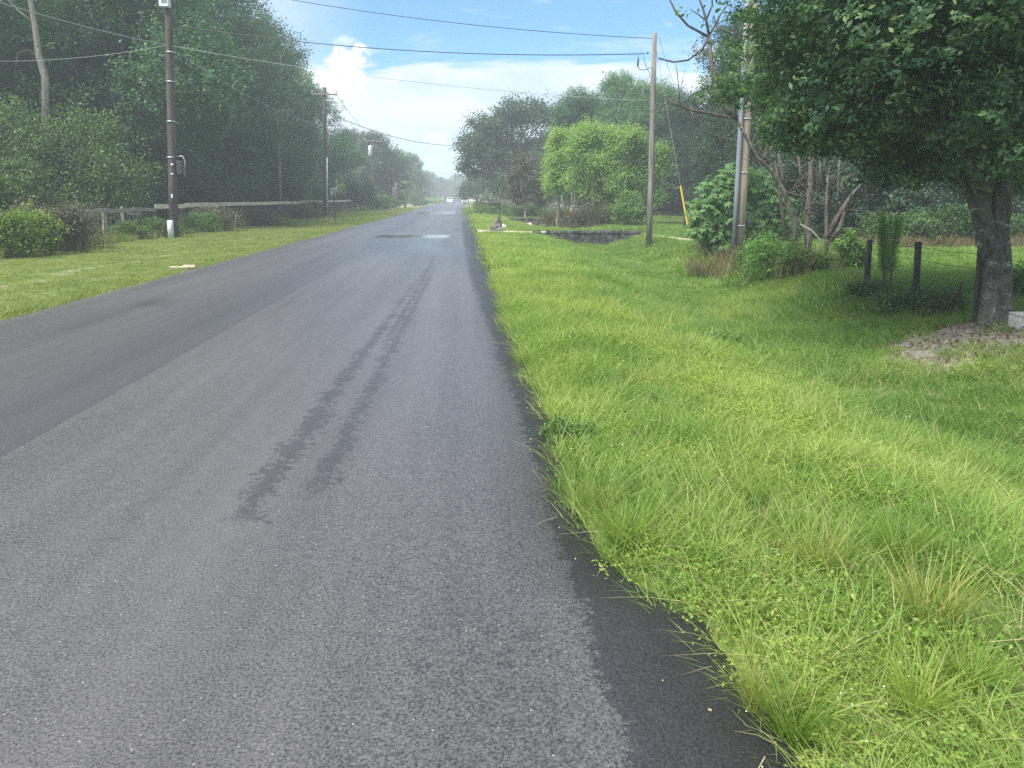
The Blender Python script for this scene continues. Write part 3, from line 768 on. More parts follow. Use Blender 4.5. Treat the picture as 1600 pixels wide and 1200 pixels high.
# low spreading tree in front of the wood
lb = [(-3.2, 0, 1.5, 2.0, 1.6, 1.2), (-1.4, -.3, 2.3, 1.9, 1.7, 1.5), (.3, 0, 2.6, 1.7, 1.5, 1.3), (2.0, -.2, 1.9, 1.7, 1.4, 1.1), (-2.1, .2, 3.5, 1.3, 1.2, .95), (.9, .3, 3.3, 1.2, 1.0, .7), (-.2, -.8, 1.2, 2.2, 1.2, .9), (-4.4, .2, 2.6, 1.5, 1.2, 1.2)]
cm = crown_mesh('spreading_crown', 301, lb, 52000, .12, M['shrub'], .42, 20, hollow=.4, zmin=.5, droop=.3)
p = at(98, 320, 33)
tree('spreading_tree', (p.x, 33, 0), cm, trunk_mesh('trunk', 302, 2.6, .16, lb, M['bark']), 'low wide spreading tree in front of the tall wood, above the grey fence rail', 'tree', sc=1.02, sz=1.25)
# pale trunks that show
def snag(name, pts, r0, r1, mat, label, cat='tree', branches=(), n=8, seed=1, twig=0, thin=1.0):
    r0 *= thin; r1 *= thin; rng = random.Random(seed); base = Vector(pts[0]); e = empty(name, base, 0, label, cat)
    loc = [Vector(p) - base for p in pts]; k = len(loc) - 1
    MB().tube(loc, [r0 + (r1 - r0) * i / k for i in range(k + 1)], n, wob=.10, rng=rng).obj('trunk', mat, e, True)
    for bp, ra, rb in branches:
        q = [Vector(p) - base for p in bp]; kk = len(q) - 1
        MB().tube(q, [ra + (rb - ra) * i / kk for i in range(kk + 1)], 6, wob=.08, rng=rng).obj('branch', mat, e, True)
    if twig:
        tw = MB()
        for _ in range(twig):
            q = rng.uniform(.25, 1) * k; j = min(int(q), k - 1); a_ = loc[j].lerp(loc[j + 1], q - j); d = Vector((rng.gauss(0, 1), rng.gauss(0, .6), rng.gauss(.7, .7))).normalized() * rng.uniform(.35, 1.1)
            m_ = a_ + d * .5 + Vector((rng.gauss(0, .06), 0, rng.gauss(0, .06))); e_ = a_ + d + Vector((0, 0, rng.uniform(-.3, .2)))
            tw.tube([a_, m_, e_], [.011, .008, .004], 4)
            for _ in range(2):
                d2 = Vector((rng.gauss(0, 1), rng.gauss(0, .6), rng.gauss(.3, .8))).normalized() * rng.uniform(.15, .45); tw.tube([m_, m_ + d2], [.006, .003], 3)
        tw.obj('twigs', mat, e, kind='stuff')
    return e
Y = 35.5
snag('pale_tree', [at(72, 330, Y), at(70, 120, Y), at(60, 85, Y), at(55, 45, Y), at(48, 5, Y), at(40, -60, Y)], .17, .10, M['bark_pale'],
     'bare pale trunk with curved branches at upper left, in front of dark foliage', branches=[([at(52, 35, Y), at(30, 18, Y), at(14, 2, Y), at(2, -15, Y)], .06, .02), ([at(58, 88, Y), at(45, 78, Y), at(28, 82, Y), at(22, 122, Y)], .03, .012)])
Y = 60.
snag('pale_tree', [at(438, 330, Y), at(436, 240, Y), at(433, 200, Y), at(430, 168, Y), at(427, 140, Y)], .12, .05, M['bark_pale'],
     'slim pale forked trunk showing against hazy green trees left of the crossarm pole', branches=[([at(432, 172, Y), at(437, 140, Y), at(440, 105, Y), at(437, 80, Y)], .08, .03)], seed=2)
# vines and dead brush over the fence at the far left
def bush(name, px, py, Yd, w_, h_, mat, n, size, label, cat='bush', seed=1, clump=.2, dens_low=True, group=None, stem=True, depth=.7, aspect=.55, droop=0):
    rng = random.Random(seed); g = at(px, py, Yd); z = zgs(g.x, Yd)
    lb = [(rng.uniform(-.6, .6) * w_ / 2, rng.uniform(-.3, .3) * depth * w_, rng.uniform(.25, .75) * h_, w_ * rng.uniform(.18, .3), w_ * .26 * depth, h_ * rng.uniform(.22, .34)) for _ in range(9)]
    cm = crown_mesh('foliage', seed + 500, lb, n, size, mat, clump, 16, hollow=.25, zmin=0.0, aspect=aspect, droop=droop)
    e = empty(name, (g.x, Yd, z), 0, label, cat, group); put(bpy.data.objects.new('foliage', cm), e)
    if 'weed' in name or name in ('undergrowth', 'dead_brush'):
        nb = int(60 + 130 * w_); rs_ = np.random.RandomState(seed + 900)
        bx_b = np.stack([rs_.normal(size=nb) * w_ * .27, rs_.normal(size=nb) * w_ * depth * .3, np.zeros(nb)], -1)
        bV, bF, br = blades(rs_, nb, 0, h_ * .45, h_ * 1.3, .006 + Yd * .00035, bend=.6, lean=.35, base=bx_b)
        put(bpy.data.objects.new('stalks', mesh_np('stalks', bV, 4, bF, M['dry' if mat is M['dull'] or seed % 3 == 0 else 'feather'], {'rnd': br, 'clump': br})), e, kind='stuff')
    if stem: put(bpy.data.objects.new('stem', trunk_mesh('stem', seed, h_ * .55, .03 + .01 * h_, lb[:6], M['bark'], 5, twigs=1)), e)
    return e
bush('vine_mound', 8, 355, 20.8, 1.7, 1.30, M['vine'], 11000, .07, 'bright yellow-green vines smothering the fence at the far left', 'vine', 1, stem=False, depth=.35)
bush('vine_mound', 52, 352, 21.6, 1.3, 1.5, M['vine'], 5000, .08, 'smaller bright vine tangle hanging over the fence beside the brown brush', 'vine', 2, stem=False, depth=.35, droop=.5)
bush('dead_brush', 78, 350, 22.8, 2.6, 1.55, M['dull'], 10000, .07, 'brownish grey dead brush covering the fence next to the bright vines', 'bush', 3, depth=.3)
bush('dead_brush', 112, 352, 24.3, 1.9, 1.4, M['dull'], 6000, .065, 'dull tangled brush at the start of the grey fence rail', 'bush', 4, depth=.3)
for i, (px, Yd, w_, h_, mt, lab) in enumerate([(60, 23.6, 2.2, 1.0, 'shrub', 'green weeds at the foot of the overgrown fence'), (190, 29.4, 2.4, .55, 'shrub', 'weeds growing through the fence left of the dark utility pole'),
        (235, 31.2, 2.0, .8, 'shrub', 'dark green weeds close to the left of the utility pole'), (312, 35.6, 2.0, 1.05, 'shrub', 'leafy bush at the fence right of the utility pole'),
        (340, 36.5, 2.2, 1.3, 'dull', 'reddish brown brush under the new fence rail'), (400, 44, 4.0, 1.1, 'dull', 'dry brown weeds below the middle of the new fence rail'),
        (455, 55, 4.4, 1.2, 'dull', 'dry weeds under the far half of the new fence rail'), (478, 62, 3.0, 1.5, 'shrub', 'green weeds in front of the crossarm pole')]):
    bush('roadside_weeds', px, 350, Yd, w_, h_, M[mt], 4500, .09, lab, 'weeds', 20 + i, depth=.3)

# trees beyond the wood, left of the road
Y = 104.
lb = [(-1.8, 0, 9.3, 2.2, 2, .9), (.8, 0, 10.3, 2.6, 2, .9), (3.0, .3, 9.0, 2.0, 1.8, .8), (-.2, -.4, 8.0, 2.0, 1.6, .7), (-3.4, .2, 8.0, 1.5, 1.3, .6), (2.2, .3, 7.4, 1.4, 1.3, .5), (4.2, 0, 7.9, 1.2, 1, .5)]
px_ = at(527, 300, Y)
e = tree('pine_tree', (px_.x, Y, 0), crown_mesh('pine_crown', 330, lb, 15000, .30, M['wood'], .6, 14, hollow=.2, aspect=.3), trunk_mesh('trunk', 331, 8.8, .26, lb, M['bark_pale'], start=.55), 'pine with a bare pinkish trunk and flat layered crown right of the crossarm pole', 'tree', sc=.82)
def fartree(px, Yd, k, s, lab, name='far_tree', grp='trees further along the left side', dxz=0):
    p = at(px, 300, Yd); tree(name, (p.x, Yd, 0), FL[k][0], FL[k][1], lab, 'tree', grp, s, px * .7)
for a in [(552, 128, 0, 1.05, 'rounded dark tree behind the pine beyond the fence end'), (586, 122, 1, .90, 'tallest dark tree around the pole with the white transformer'),
          (603, 126, 2, 1.00, 'broad dark tree just right of the white transformer'), (626, 165, 0, .95, 'hazy tree above the small palm on the left roadside'),
          (643, 190, 1, .92, 'hazy tree behind the farther crossarm poles'), (655, 230, 2, 1.0, 'distant pale tree next to the far pole tops on the left'),
          (670, 290, 0, .95, 'very distant tree left of where the road ends'), (516, 112, 2, .9, 'bushy tree between the crossarm pole and the pine')]: fartree(*a)
def ball(px, Yd, top, wpx, mat, lab, seed, name='garden_tree', leaf=.16, n=6000, base=.8):
    g = at(px, 318, Yd); h = at(px, top, Yd).z; r = wpx / F_PX * Yd / 2
    lb = [(rr * r * .55 * math.cos(a), rr * r * .5 * math.sin(a), base + (h - base) * f, r * .62, r * .6, (h - base) * .3) for f, a, rr in ((.3, 0, 1), (.3, 2.1, 1), (.35, 4.2, 1), (.62, 1, .7), (.66, 3.4, .7), (.72, 5, .2))]
    return tree(name, (g.x, Yd, 0), crown_mesh('crown', seed, lb, n, leaf, mat, r * .25, 14, hollow=.3), trunk_mesh('trunk', seed, h * .6, .07, lb[:4], M['bark_pale'], 6, twigs=0), lab, 'tree')
ball(556, 92, 284, 32, M['shrub'], 'rounded grey-green garden tree right of the fence end', 341)
ball(577, 94, 281, 20, M['shrub'], 'small slim rounded tree leaning by the pole with the transformer', 342)
# palms
def palm(px, Yd, top, lab, seed, r=1.5):
    g = at(px, 318, Yd); h = at(px, top, Yd).z - .5; e = empty('palm_tree', (g.x, Yd, 0), 0, lab, 'palm', 'palms by the left roadside')
    rng = random.Random(seed); nr = np.random.RandomState(seed)
    MB().tube([(0, 0, -.2), (.03, 0, h * .5), (0, 0, h)], [.18, .15, .14], 7).obj('trunk', M['bark'], e, True)
    V, F, rn = [], [], []
    for q in range(26):
        a = q * 2.4; el_ = rng.uniform(-.5, 1.2); L_ = r * rng.uniform(.8, 1.1)
        d = Vector((math.cos(a) * math.cos(el_), math.sin(a) * math.cos(el_), math.sin(el_))); s = Vector((-math.sin(a), math.cos(a), 0))
        for j in range(12):
            t_ = (j - 5.5) / 5.5; u = (d + s * t_ * 1.1).normalized(); c = Vector((0, 0, h)) + d * L_ * .45; tip = c + u * L_ * .6 + Vector((0, 0, -.18 * L_)); b = len(V)
            V += [tuple(c - s * .02), tuple(c + u * L_ * .3 + u.cross(d).normalized() * .0 + s * .04), tuple(tip), tuple(c + u * L_ * .3 - s * .04 + Vector((0, 0, .03)))]; F += [b, b + 1, b + 2, b + 3]; rn.append(rng.random())
    put(bpy.data.objects.new('fronds', mesh_np('fronds', V, 4, F, M['shrub'], {'rnd': rn, 'clump': rn})), e)
palm(633, 118, 290, 'fan palm standing right of the white post on the left side', 5, 1.9)
palm(648, 150, 294, 'farther small palm near the foot of the distant poles', 6, 1.6)
for i, (px, Yd, w_, h_, mt, lab) in enumerate([(600, 100, 8, 2.6, 'shrub', 'low green shrubs behind the transformer pole'), (655, 160, 6, 2.0, 'shrub', 'pale shrub at the foot of the distant left poles'), (540, 96, 7, 3.0, 'shrub', 'shrubs between the fence end and the garden trees'),
                                             (674, 215, 9, 1.6, 'lime', 'bright low shrub at the distant left road edge')]):
    bush('roadside_shrub', px, 320, Yd, w_, h_, M[mt], 5000, .22, lab, 'shrub', 60 + i, clump=.4, depth=.4)

# ------------------------------------------------------------------ left fence
FX = -13.0
fe = empty('wire_fence', (FX, 18, 0), 0, 'long wire fence with wooden posts and pale top rail along the left verge', 'fence')
rng = random.Random(4); yy = 18.4; posts = []
pm_old = MB().box((0, 0, .55), (.11, .11, 1.3)).mesh('post', M['rail_old']); pm_dark = MB().tube([(0, 0, -.1), (0, 0, 1.12)], .055, 7).mesh('post', M['post'])
while yy < 93:
    posts.append(yy); o = bpy.data.objects.new('post', pm_old if (yy < 32 and len(posts) % 3) else pm_dark); o.location = (rng.uniform(-.04, .04), yy - 18, -.04); o.rotation_euler = (rng.uniform(-.03, .03), rng.uniform(-.03, .03), rng.uniform(0, 1)); o.scale.z = rng.uniform(.93, 1.03); put(o, fe); yy += rng.uniform(1.5, 1.8)
yr = 24.0; k = 0
while yr < 92:
    new = yr > 31.3; L_ = 3.6 if new else 2.2
    z0 = 1.16 if new else 1.05; dz_ = rng.uniform(-.02, .02)
    gap = 30.2 < yr < 31.2
    MB().box((0, 0, 0), (.05, L_ - .02, .20 if new else .15)).obj('rail', M['rail_new'] if new else M['rail_old'], fe, loc=(.085, yr + L_ / 2 - 18, z0 + dz_ + (yr > 60) * .05)).rotation_euler = (rng.uniform(-.006, .006) if new else rng.uniform(-.04, .02), 0, 0)
    yr += L_; k += 1
o = MB().box((0, 0, 0), (.05, 1.3, .10)).obj('broken_rail', M['rail_old'], fe, loc=(.13, 30.6 - 18, .88)); o.rotation_euler = (-.05, 0, 0)
wm = MB()
for z in (.12, .35, .58, .8, .98): wm.tube([(0.06, .2, z), (0.06, 74.5, z)], .004, 3, cap=False)
for q in np.arange(.2, 74, .32): wm.tube([(0.065, q, .05), (0.065, q, 1.0)], .003, 3, cap=False)
wm.obj('wire_mesh', M['metal'], fe, kind='stuff')

# ------------------------------------------------------------------ utility poles
def pole_obj(e, base_r, top_r, h, mat, lean=(0, 0)):
    pts = [(lean[0] * h * f, lean[1] * h * f, h * f - (.3 if f == 0 else 0)) for f in (0, .25, .5, .75, 1)]
    return MB().tube(pts, [base_r + (top_r - base_r) * f for f in (0, .25, .5, .75, 1)], 14).obj('pole', mat, e, True)
def crossarm(e, z, w_, rz=0, ins=2, mat='rail_old', y=-.16):
    a = MB().box((0, y, z), (w_, .10, .12)).obj('crossarm', M[mat], e)
    for k in range(ins):
        x = -w_ / 2 + .1 + (w_ - .2) * k / max(1, ins - 1)
        MB().tube([(x, y, z + .061), (x, y, z + .14), (x, y, z + .16), (x, y, z + .24), (x, y, z + .30)], [.03, .03, .07, .06, .02], 8).obj('insulator', M['metal'], a, True)
    return a
gA = ghit(272, 372)
A = empty('utility_pole', gA, 0, 'thick dark brown utility pole with white conduit guard at its foot on the left verge', 'utility pole')
hA = at(262, -60, gA.y).z
LA = ((at(262, -60, gA.y).x - gA.x) / (hA - gA.z), 0)
pole_obj(A, .175, .135, hA - gA.z, M['pole_dark'], lean=LA)
MB().tube([(-.03, -.24, -.05), (-.03, -.24, .70), (-.03, -.24, .72)], [.115, .115, .09], 14).obj('conduit_guard', M['pvc'], A, True)
def rel(px, py): q = at(px, py, gA.y); return q.x - gA.x, q.z - gA.z
for py in (82, 128, 190, 246):
    x, z = rel(269 - (370 - py) * .008, py); MB().tube([(x + .0, 0, z - .02), (x, 0, z + .02)], .183, 14).obj('metal_band', M['metal'], A, True)
x, z = rel(282, 262); 
cab = MB().box((x, -.06, z), (.20, .22, .52)).obj('equipment_box', M['dmetal'], A, bevel=.02)
x, z = rel(286, 247); MB().tube([(x - .3, 0, z + .05), (x, -.05, z + .08), (x + .08, -.05, z - .1), (x + .06, -.05, z - .75)], .02, 6).obj('conduit_bend', M['metal'], A, True)
for py, hh in ((257, .06), (272, .05), (306, .16)):
    x, z = rel(271.5, py); MB().box((x, -.195, z), (.10 if hh < .1 else .06, .012, hh)).obj('tag', M['white'], A)
x, z = rel(261, 4); bx_ = MB().box((x, -.24, z + .12), (.36, .28, .72)).obj('meter_box', M['pvc'], A, bevel=.03)
MB().box((x + .02, -.386, z + .0), (.20, .012, .20)).obj('box_panel', M['conduit'], bx_)

def lpole(px, Yd, topy, lab, r=.15, mat='pole_dark', h=None):
    g = at(px, 320, Yd); z = zgs(g.x, Yd); e = empty('utility_pole', (g.x, Yd, z), 0, lab, 'utility pole', 'utility poles along the left side')
    h_ = at(px, topy, Yd).z - z; pole_obj(e, r, r * .75, h_, M[mat]); e.rotation_euler.y = math.atan((at(px, topy, Yd).x - g.x) / h_); return e, h_
B, hB = lpole(507, 64, 137, 'dark utility pole with crossarm and white riser pipe where the tall wood ends', .19)
crossarm(B, hB - .55, 2.15)
MB().tube([(.22, -.12, 0), (.22, -.12, 5.0)], .045, 8).obj('riser_pipe', M['pvc'], B, True)
Cc, hC = lpole(583, 101, 216, 'utility pole carrying a white can transformer in front of dark trees', .17)
crossarm(Cc, hC - .35, 2.4)
t_ = MB().tube([(-.35, -.1, hC - 2.3), (-.35, -.1, hC - 2.25), (-.35, -.1, hC - 1.15), (-.35, -.1, hC - 1.0), (-.35, -.1, hC - .96)], [.24, .28, .28, .26, .05], 12).obj('transformer', M['white'], Cc, True)
MB().tube([(-.35, -.1, hC - .97), (-.35, -.1, hC - .7)], .04, 6).obj('bushing', M['metal'], t_)
D_, hD = lpole(632, 165, 250, 'distant pole with a pale crossarm left of the farther one', .15, 'pole'); crossarm(D_, hD - .2, 2.6)
E_, hE = lpole(646, 185, 254, 'distant pole with a wide pale crossarm just right of another', .15, 'pole'); crossarm(E_, hE - .2, 3.0)
for px, Yd, ty, lab in ((661, 205, 267, 'distant pale pole, left one of two bare pole tops against the sky'), (666, 240, 265, 'distant darker pole, right one of two bare pole tops against the sky'),
                        (673, 270, 287, 'far off pale pole with a bright top near the end of the road'), (681, 300, 290, 'farthest pole with small white crossarm near the end of the road')):
    e, h_ = lpole(px, Yd, ty, lab, .15, 'pole')
    if ty > 280: crossarm(e, h_ - .3, 2.2 if px > 675 else .7, mat='white')
# right-hand poles
gR = ghit(1014, 386)
R = empty('utility_pole', gR, 0, 'slim weathered grey wooden service pole right of the dark culvert wall', 'utility pole')
topR = at(1023, 52, gR.y); hR = topR.z - gR.z
pole_obj(R, .115, .085, hR, M['pole'], lean=((topR.x - gR.x) / hR, 0))
gP = ghit(1152, 405)
Pp = empty('utility_pole', gP, 0, 'thick tan utility pole with grey riser guard beside the large-leaved bush', 'utility pole')
tp = at(1178, -60, gP.y); hP = tp.z - gP.z; ln = ((tp.x - gP.x) / hP, 0)
pole_obj(Pp, .165, .14, hP, M['pole_tan'], lean=ln)
pts = [(ln[0] * z - .13, -.17, z) for z in (-.05, 2, 4, hP)]
pts = [(x - .05, y, z) for x, y, z in pts]
MB().tube(pts, .062, 12).obj('riser_guard', M['conduit'], Pp, True)
for z in (.9, 2.3, 3.7): MB().tube([(ln[0] * z, 0, z - .015), (ln[0] * z, 0, z + .015)], .172, 14).obj('strap', M['metal'], Pp, True)

# ------------------------------------------------------------------ cables
def cable(a, b, sag, r, mat, label, name='overhead_cable', n=26, via=None, cat='cable', ddir=None):
    a, b = Vector(a), Vector(b); pts = [a.lerp(b, t / n) + Vector((0, 0, -4 * sag * (t / n) * (1 - t / n))) for t in range(n + 1)]
    o = MB().tube([p - a for p in pts], r, 5).obj(name, M[mat], None, True, loc=a); return put(o, None, label, cat, 'overhead cables')
YA = gA.y; YR = gR.y
rt = lambda py: at(1014 + 9 * (386 - py) / 334, py, YR); lt = lambda py: at(272 - (372 - py) * .0235, py, YA - .05)
cable(rt(60) + Vector((-.1, 0, 0)), lt(-38), .38, .012, 'cable', 'topmost dark cable crossing the road from the tip of the service pole')
cable(rt(84) + Vector((-.35, 0, 0)), lt(38), .42, .016, 'cable', 'second dark cable crossing the road, ending in drip loops at the service pole')
cable(rt(158) + Vector((-.1, 0, 0)), lt(71), .30, .008, 'cable_pale', 'thin pale cable crossing the road to the middle of the service pole')
cable(lt(71), at(-60, -14, YA - 12), .1, .013, 'cable_pale', 'pale cable running from the dark pole to the upper left corner')
cable(lt(74), at(507, 196, 64), .55, .016, 'cable_pale', 'cable running from the dark pole down to the crossarm pole')
cable(lt(70), at(-60, 94, YA + 3), .25, .009, 'cable_pale', 'faint level cable running left from the dark pole into the trees')
cable(at(510, 175, 64), at(735, 226, 88), .95, .03, 'cable_pale', 'sagging cable from the crossarm pole across the road to the far tree')
cable(at(527, 150, 64), at(590, 216, 101), .6, .016, 'cable_pale', 'thin line between the crossarm ends of the two nearer crossarm poles')
cable(at(488, 150, 64), at(574, 216, 101), .6, .016, 'cable_pale', 'line behind the crossarm pole passing in front of the wood')
cable(at(666, 266, 240), at(712, 268, 240), .8, .04, 'cable_pale', 'far thin line crossing the road near its end')
# drip loops and hardware on the service pole
hw = empty('service_drop', rt(85), 0, 'drip loops and clamp hanging left of the service pole near its top', 'cable', 'overhead cables')
o_ = Vector(rt(85))
def loop(pts, r, nm, mt='cable'): MB().tube([at(x, y, YR - .05) - o_ for x, y in pts], r, 6).obj(nm, M[mt], hw, True)
loop([(998, 86), (998, 95), (997, 104), (1000, 109), (1010, 109), (1017, 105)], .013, 'drip_loop')
loop([(1006, 86), (1007, 96), (1010, 105), (1014, 112), (1016, 122)], .010, 'drip_loop')
loop([(997, 92), (996.5, 104)], .03, 'splice')
loop([(1011, 82), (1013, 84)], .035, 'clamp', 'dmetal')
# guy wire with its yellow guard
ga = ghit(1079, 379); gb = rt(62)
gy_ = empty('guy_wire', ga, 0, 'steel guy wire with a yellow plastic guard anchored right of the service pole', 'guy wire')
gd = (Vector(gb) - ga)
MB().tube([(0, 0, 0), gd], .007, 5).obj('wire', M['cable_pale'], gy_)
u = gd.normalized(); L_ = 2.15
MB().tube([u * -.02, u * L_], .032, 8).obj('yellow_guard', M['yellow'], gy_)
gp = at(1030, 60, YR); cable(gp, at(1052, 128, YR + 6), .05, .008, 'cable_pale', 'short thin stay slanting right from the service pole top')

# ------------------------------------------------------------------ left roadside details
g = ghit(523, 348)
e = empty('road_sign', g, .3, 'small pale sign frame on a slim dark post standing on the left verge', 'sign')
hz = at(523, 294, g.y).z - g.z
MB().box((0, 0, (hz - .5) / 2), (.07, .05, hz - .5 + .2)).obj('post', M['post'], e)
MB().box((0, 0, hz - .03), (.50, .06, .05)).obj('top_bar', M['metal'], e)
for s in (-1, 1): MB().box((s * .08, 0, hz - .31), (.03, .04, .50), ry=s * -.22).obj('brace', M['metal'], e)
MB().box((-.17, .0, hz - .25), (.14, .02, .36), ry=.1).obj('sign_panel', M['conduit'], e)
def post(px, y0, y1, Yd, r, mat, lab, name='marker_post'):
    a = at(px, y1, Yd); z = zgs(a.x, Yd); o = MB().tube([(0, 0, -.1), (0, 0, at(px, y0, Yd).z - z), (0, 0, at(px, y0, Yd).z - z + .04)], [r, r * .9, r * .4], 9).obj(name, M[mat], None, True, loc=(a.x, Yd, z))
    return put(o, None, lab, 'post')
post(619, 286, 320, 112, .12, 'pole', 'pale leaning wooden post left of the fan palm', 'wooden_post'); post(615, 292, 318, 116, .09, 'pole', 'thin grey post just behind the pale wooden post', 'wooden_post')
def small_box(name, px, py, w_, d_, h_, mat, lab, cat, rz=0):
    g = hit(px, py, -.05); z = zgs(g.x, g.y); o = MB().box((0, 0, h_ / 2), (w_, d_, h_), taper=.9).obj(name, M[mat], None, loc=(g.x, g.y, z - .01), bevel=.02); o.rotation_euler = (0, 0, rz); return put(o, None, lab, cat)
small_box('utility_pedestal', 585, 324, .35, .35, .75, 'white', 'small white utility pedestal by the transformer pole', 'utility box')
small_box('stone_slab', 637, 321.5, 2.2, .8, .30, 'conc', 'low whitish slab lying by the left road edge far off', 'slab')
g = ghit(285, 421); o = MB().box((0, 0, .03), (.50, .10, .04), rz=.25).box((.14, .05, .05), (.26, .06, .04), rz=-.2).obj('wood_scrap', M['rail_new'], None, loc=g + Vector((0, 0, .02)))
put(o, None, 'pale split piece of wood lying on the left verge', 'wood scrap')

# ------------------------------------------------------------------ culvert walls
def headwall(pl, pr, ptop, pbot, Yw, lab, seed):
    a = at(pl, ptop, Yw); b = at(pr, ptop, Yw); Lw = b.x - a.x; cx = (a.x + b.x) / 2
    e = empty('culvert_wall', (cx, Yw, 0), 0, lab, 'culvert wall', 'concrete culvert walls across the ditch')
    rng = random.Random(seed); nr = np.random.RandomState(seed)
    # wall body as a lumpy grid
    nx, nz = 60, 10; V = []; F = []
    for j in range(nz + 1):
        for i_ in range(nx + 1):
            x = -Lw / 2 + Lw * i_ / nx; z = -.75 + .78 * j / nz; V.append((x, -.12 + float(nr.uniform(-.018, .018)), z))
    n0 = len(V)
    for j in range(nz + 1):
        for i_ in range(nx + 1):
            x = -Lw / 2 + Lw * i_ / nx; z = -.75 + .78 * j / nz; V.append((x, .14, z))
    for j in range(nz):
        for i_ in range(nx):
            q = j * (nx + 1) + i_; F += [q, q + 1, q + nx + 2, q + nx + 1]; q2 = q + n0; F += [q2 + nx + 1, q2 + nx + 2, q2 + 1, q2]
    for i_ in range(nx):
        q = nz * (nx + 1) + i_; F += [q, q + 1, q + 1 + n0, q + n0]
    for j in range(nz):
        q = j * (nx + 1); F += [q, q + nx + 1, q + nx + 1 + n0, q + n0]; q += nx; F += [q, q + n0, q + nx + 1 + n0, q + nx + 1]
    put(bpy.data.objects.new('wall', mesh_np('wall', V, 4, F, M['stained'])), e)
    x = -Lw / 2; cb = MB()
    while x < Lw / 2:
        w_ = rng.uniform(.14, .24)
        if rng.random() > .04: cb.box((x + w_ / 2, rng.uniform(-.02, .02), .055 + rng.uniform(-.012, .02)), (w_ - .015, .32, .09 + rng.uniform(-.02, .02)), rz=rng.uniform(-.06, .06), taper=.88)
        x += w_
    cb.obj('coping_blocks', M['stained'], e, kind='stuff')
    px = at(pbot, 380, Yw).x - cx; zt = zgs(cx + px, Yw - .25)
    pts_o = [(px + math.cos(t) * .36, math.sin(t) * .36) for t in np.linspace(0, 2 * math.pi, 21)[:-1]]
    pm = MB(); n = 20
    for (yy_, r_) in ((-.20, .36), (-.20, .30), (.10, .29)):
        pm.v += [(px + math.cos(2 * math.pi * k / n) * r_, yy_, zt - .16 + math.sin(2 * math.pi * k / n) * r_) for k in range(n)]
    for s in range(2):
        for k in range(n): pm.f.append((s * n + k, s * n + (k + 1) % n, (s + 1) * n + (k + 1) % n, (s + 1) * n + k))
    pm.obj('pipe_rim', M['stained'], e)
    pk = MB(); pk.poly([(px + math.cos(2 * math.pi * k / n) * .31, -.165, zt - .16 + math.sin(2 * math.pi * k / n) * .31) for k in range(n)]); pk.obj('pipe_mouth_dark', M['black'], e)  # flat black disc stands in for the shade inside the pipe
headwall(832, 1000, 368, 912, 32.05, 'nearer dark stained culvert wall with a pipe mouth, below the pale driveway', 1)
headwall(793, 881, 345, 838, 53.55, 'farther dark stained culvert wall beyond the driveway, left of the light green trees', 2)

# ------------------------------------------------------------------ mailboxes
g = ghit(778, 363)
e = empty('mailbox', g, .0, 'dark mailbox on a crooked stone-heaped post by the right road edge', 'mailbox')
hm = at(778, 311, g.y).z - g.z
lp = [(0.09, 0, -.1), (.12, 0, .35), (.05, 0, .75), (.03, 0, hm - .3)]
MB().tube(lp, [.10, .07, .05, .04], 7, wob=.15, rng=random.Random(3)).obj('post', M['bark_dead'], e)
bxm = MB(); pr_ = [(-.10, 0), (.10, 0)] + [(.10 * math.cos(t), .10 + .10 * math.sin(t)) for t in np.linspace(0, math.pi, 9)]
n = len(pr_); x0 = -.42; x1 = .13
bxm.v = [(x0, a, b + hm - .30) for a, b in pr_] + [(x1, a, b + hm - .30) for a, b in pr_]
bxm.f = [tuple(range(n)), tuple(range(n, 2 * n))[::-1]] + [(i_, i_ + n, (i_ + 1) % n + n, (i_ + 1) % n) for i_ in range(n)]
bxm.obj('box', M['dmetal'], e)
MB().box((-.14, 0, hm - .325), (.5, .16, .04)).obj('box_shelf', M['rail_old'], e)
rng = random.Random(8)
def rockmesh(seed, r):
    rr = random.Random(seed); b = MB(); import itertools
    pts = [(0, 0, -1)] + [(math.cos(a + k * .5) * rr.uniform(.7, 1), math.sin(a + k * .5) * rr.uniform(.7, 1), z) for k, z in enumerate((-.45, .4)) for a in (0, 1.05, 2.1, 3.14, 4.2, 5.25)] + [(0, 0, rr.uniform(.7, .95))]
    b.v = [(x * r, y * r, z * r * .75) for x, y, z in pts]
    for k in range(6):
        k2 = (k + 1) % 6; b.f += [(0, 1 + k2, 1 + k), (1 + k, 1 + k2, 7 + k2), (1 + k, 7 + k2, 7 + k), (7 + k, 7 + k2, 13)]
    return b.mesh('stone', M['rock'])
rocks = [rockmesh(k, 1) for k in range(4)]
for k, (x, z, s) in enumerate([(-.5, .06, .13), (-.36, .08, .15), (-.22, .1, .17), (-.08, .1, .18), (.08, .1, .18), (-.28, .24, .13), (-.12, .28, .15), (.03, .3, .15), (-.02, .48, .13), (-.13, .43, .11), (.06, .60, .10), (.0, .7, .09)]):
    o = bpy.data.objects.new('stone', rocks[k % 4]); o.location = (x, rng.uniform(-.12, .05), z); o.scale = (s, s, s); o.rotation_euler = (rng.uniform(0, 3), rng.uniform(0, 3), rng.uniform(0, 6)); put(o, e)
wp = ghit(787, 357.5); o = MB().box((0, 0, .08), (.34, .03, .30), rx=-.5, ry=.35, taper=.6).obj('pale_board', M['white'], None, loc=wp); put(o, None, 'small white board leaning beside the stone-heaped mailbox', 'board')
g = ghit(757, 336)
e = empty('mailbox', g, 0, 'smaller far mailbox on a short dark post further along the right road edge', 'mailbox')
hm = at(757, 314, g.y).z - g.z
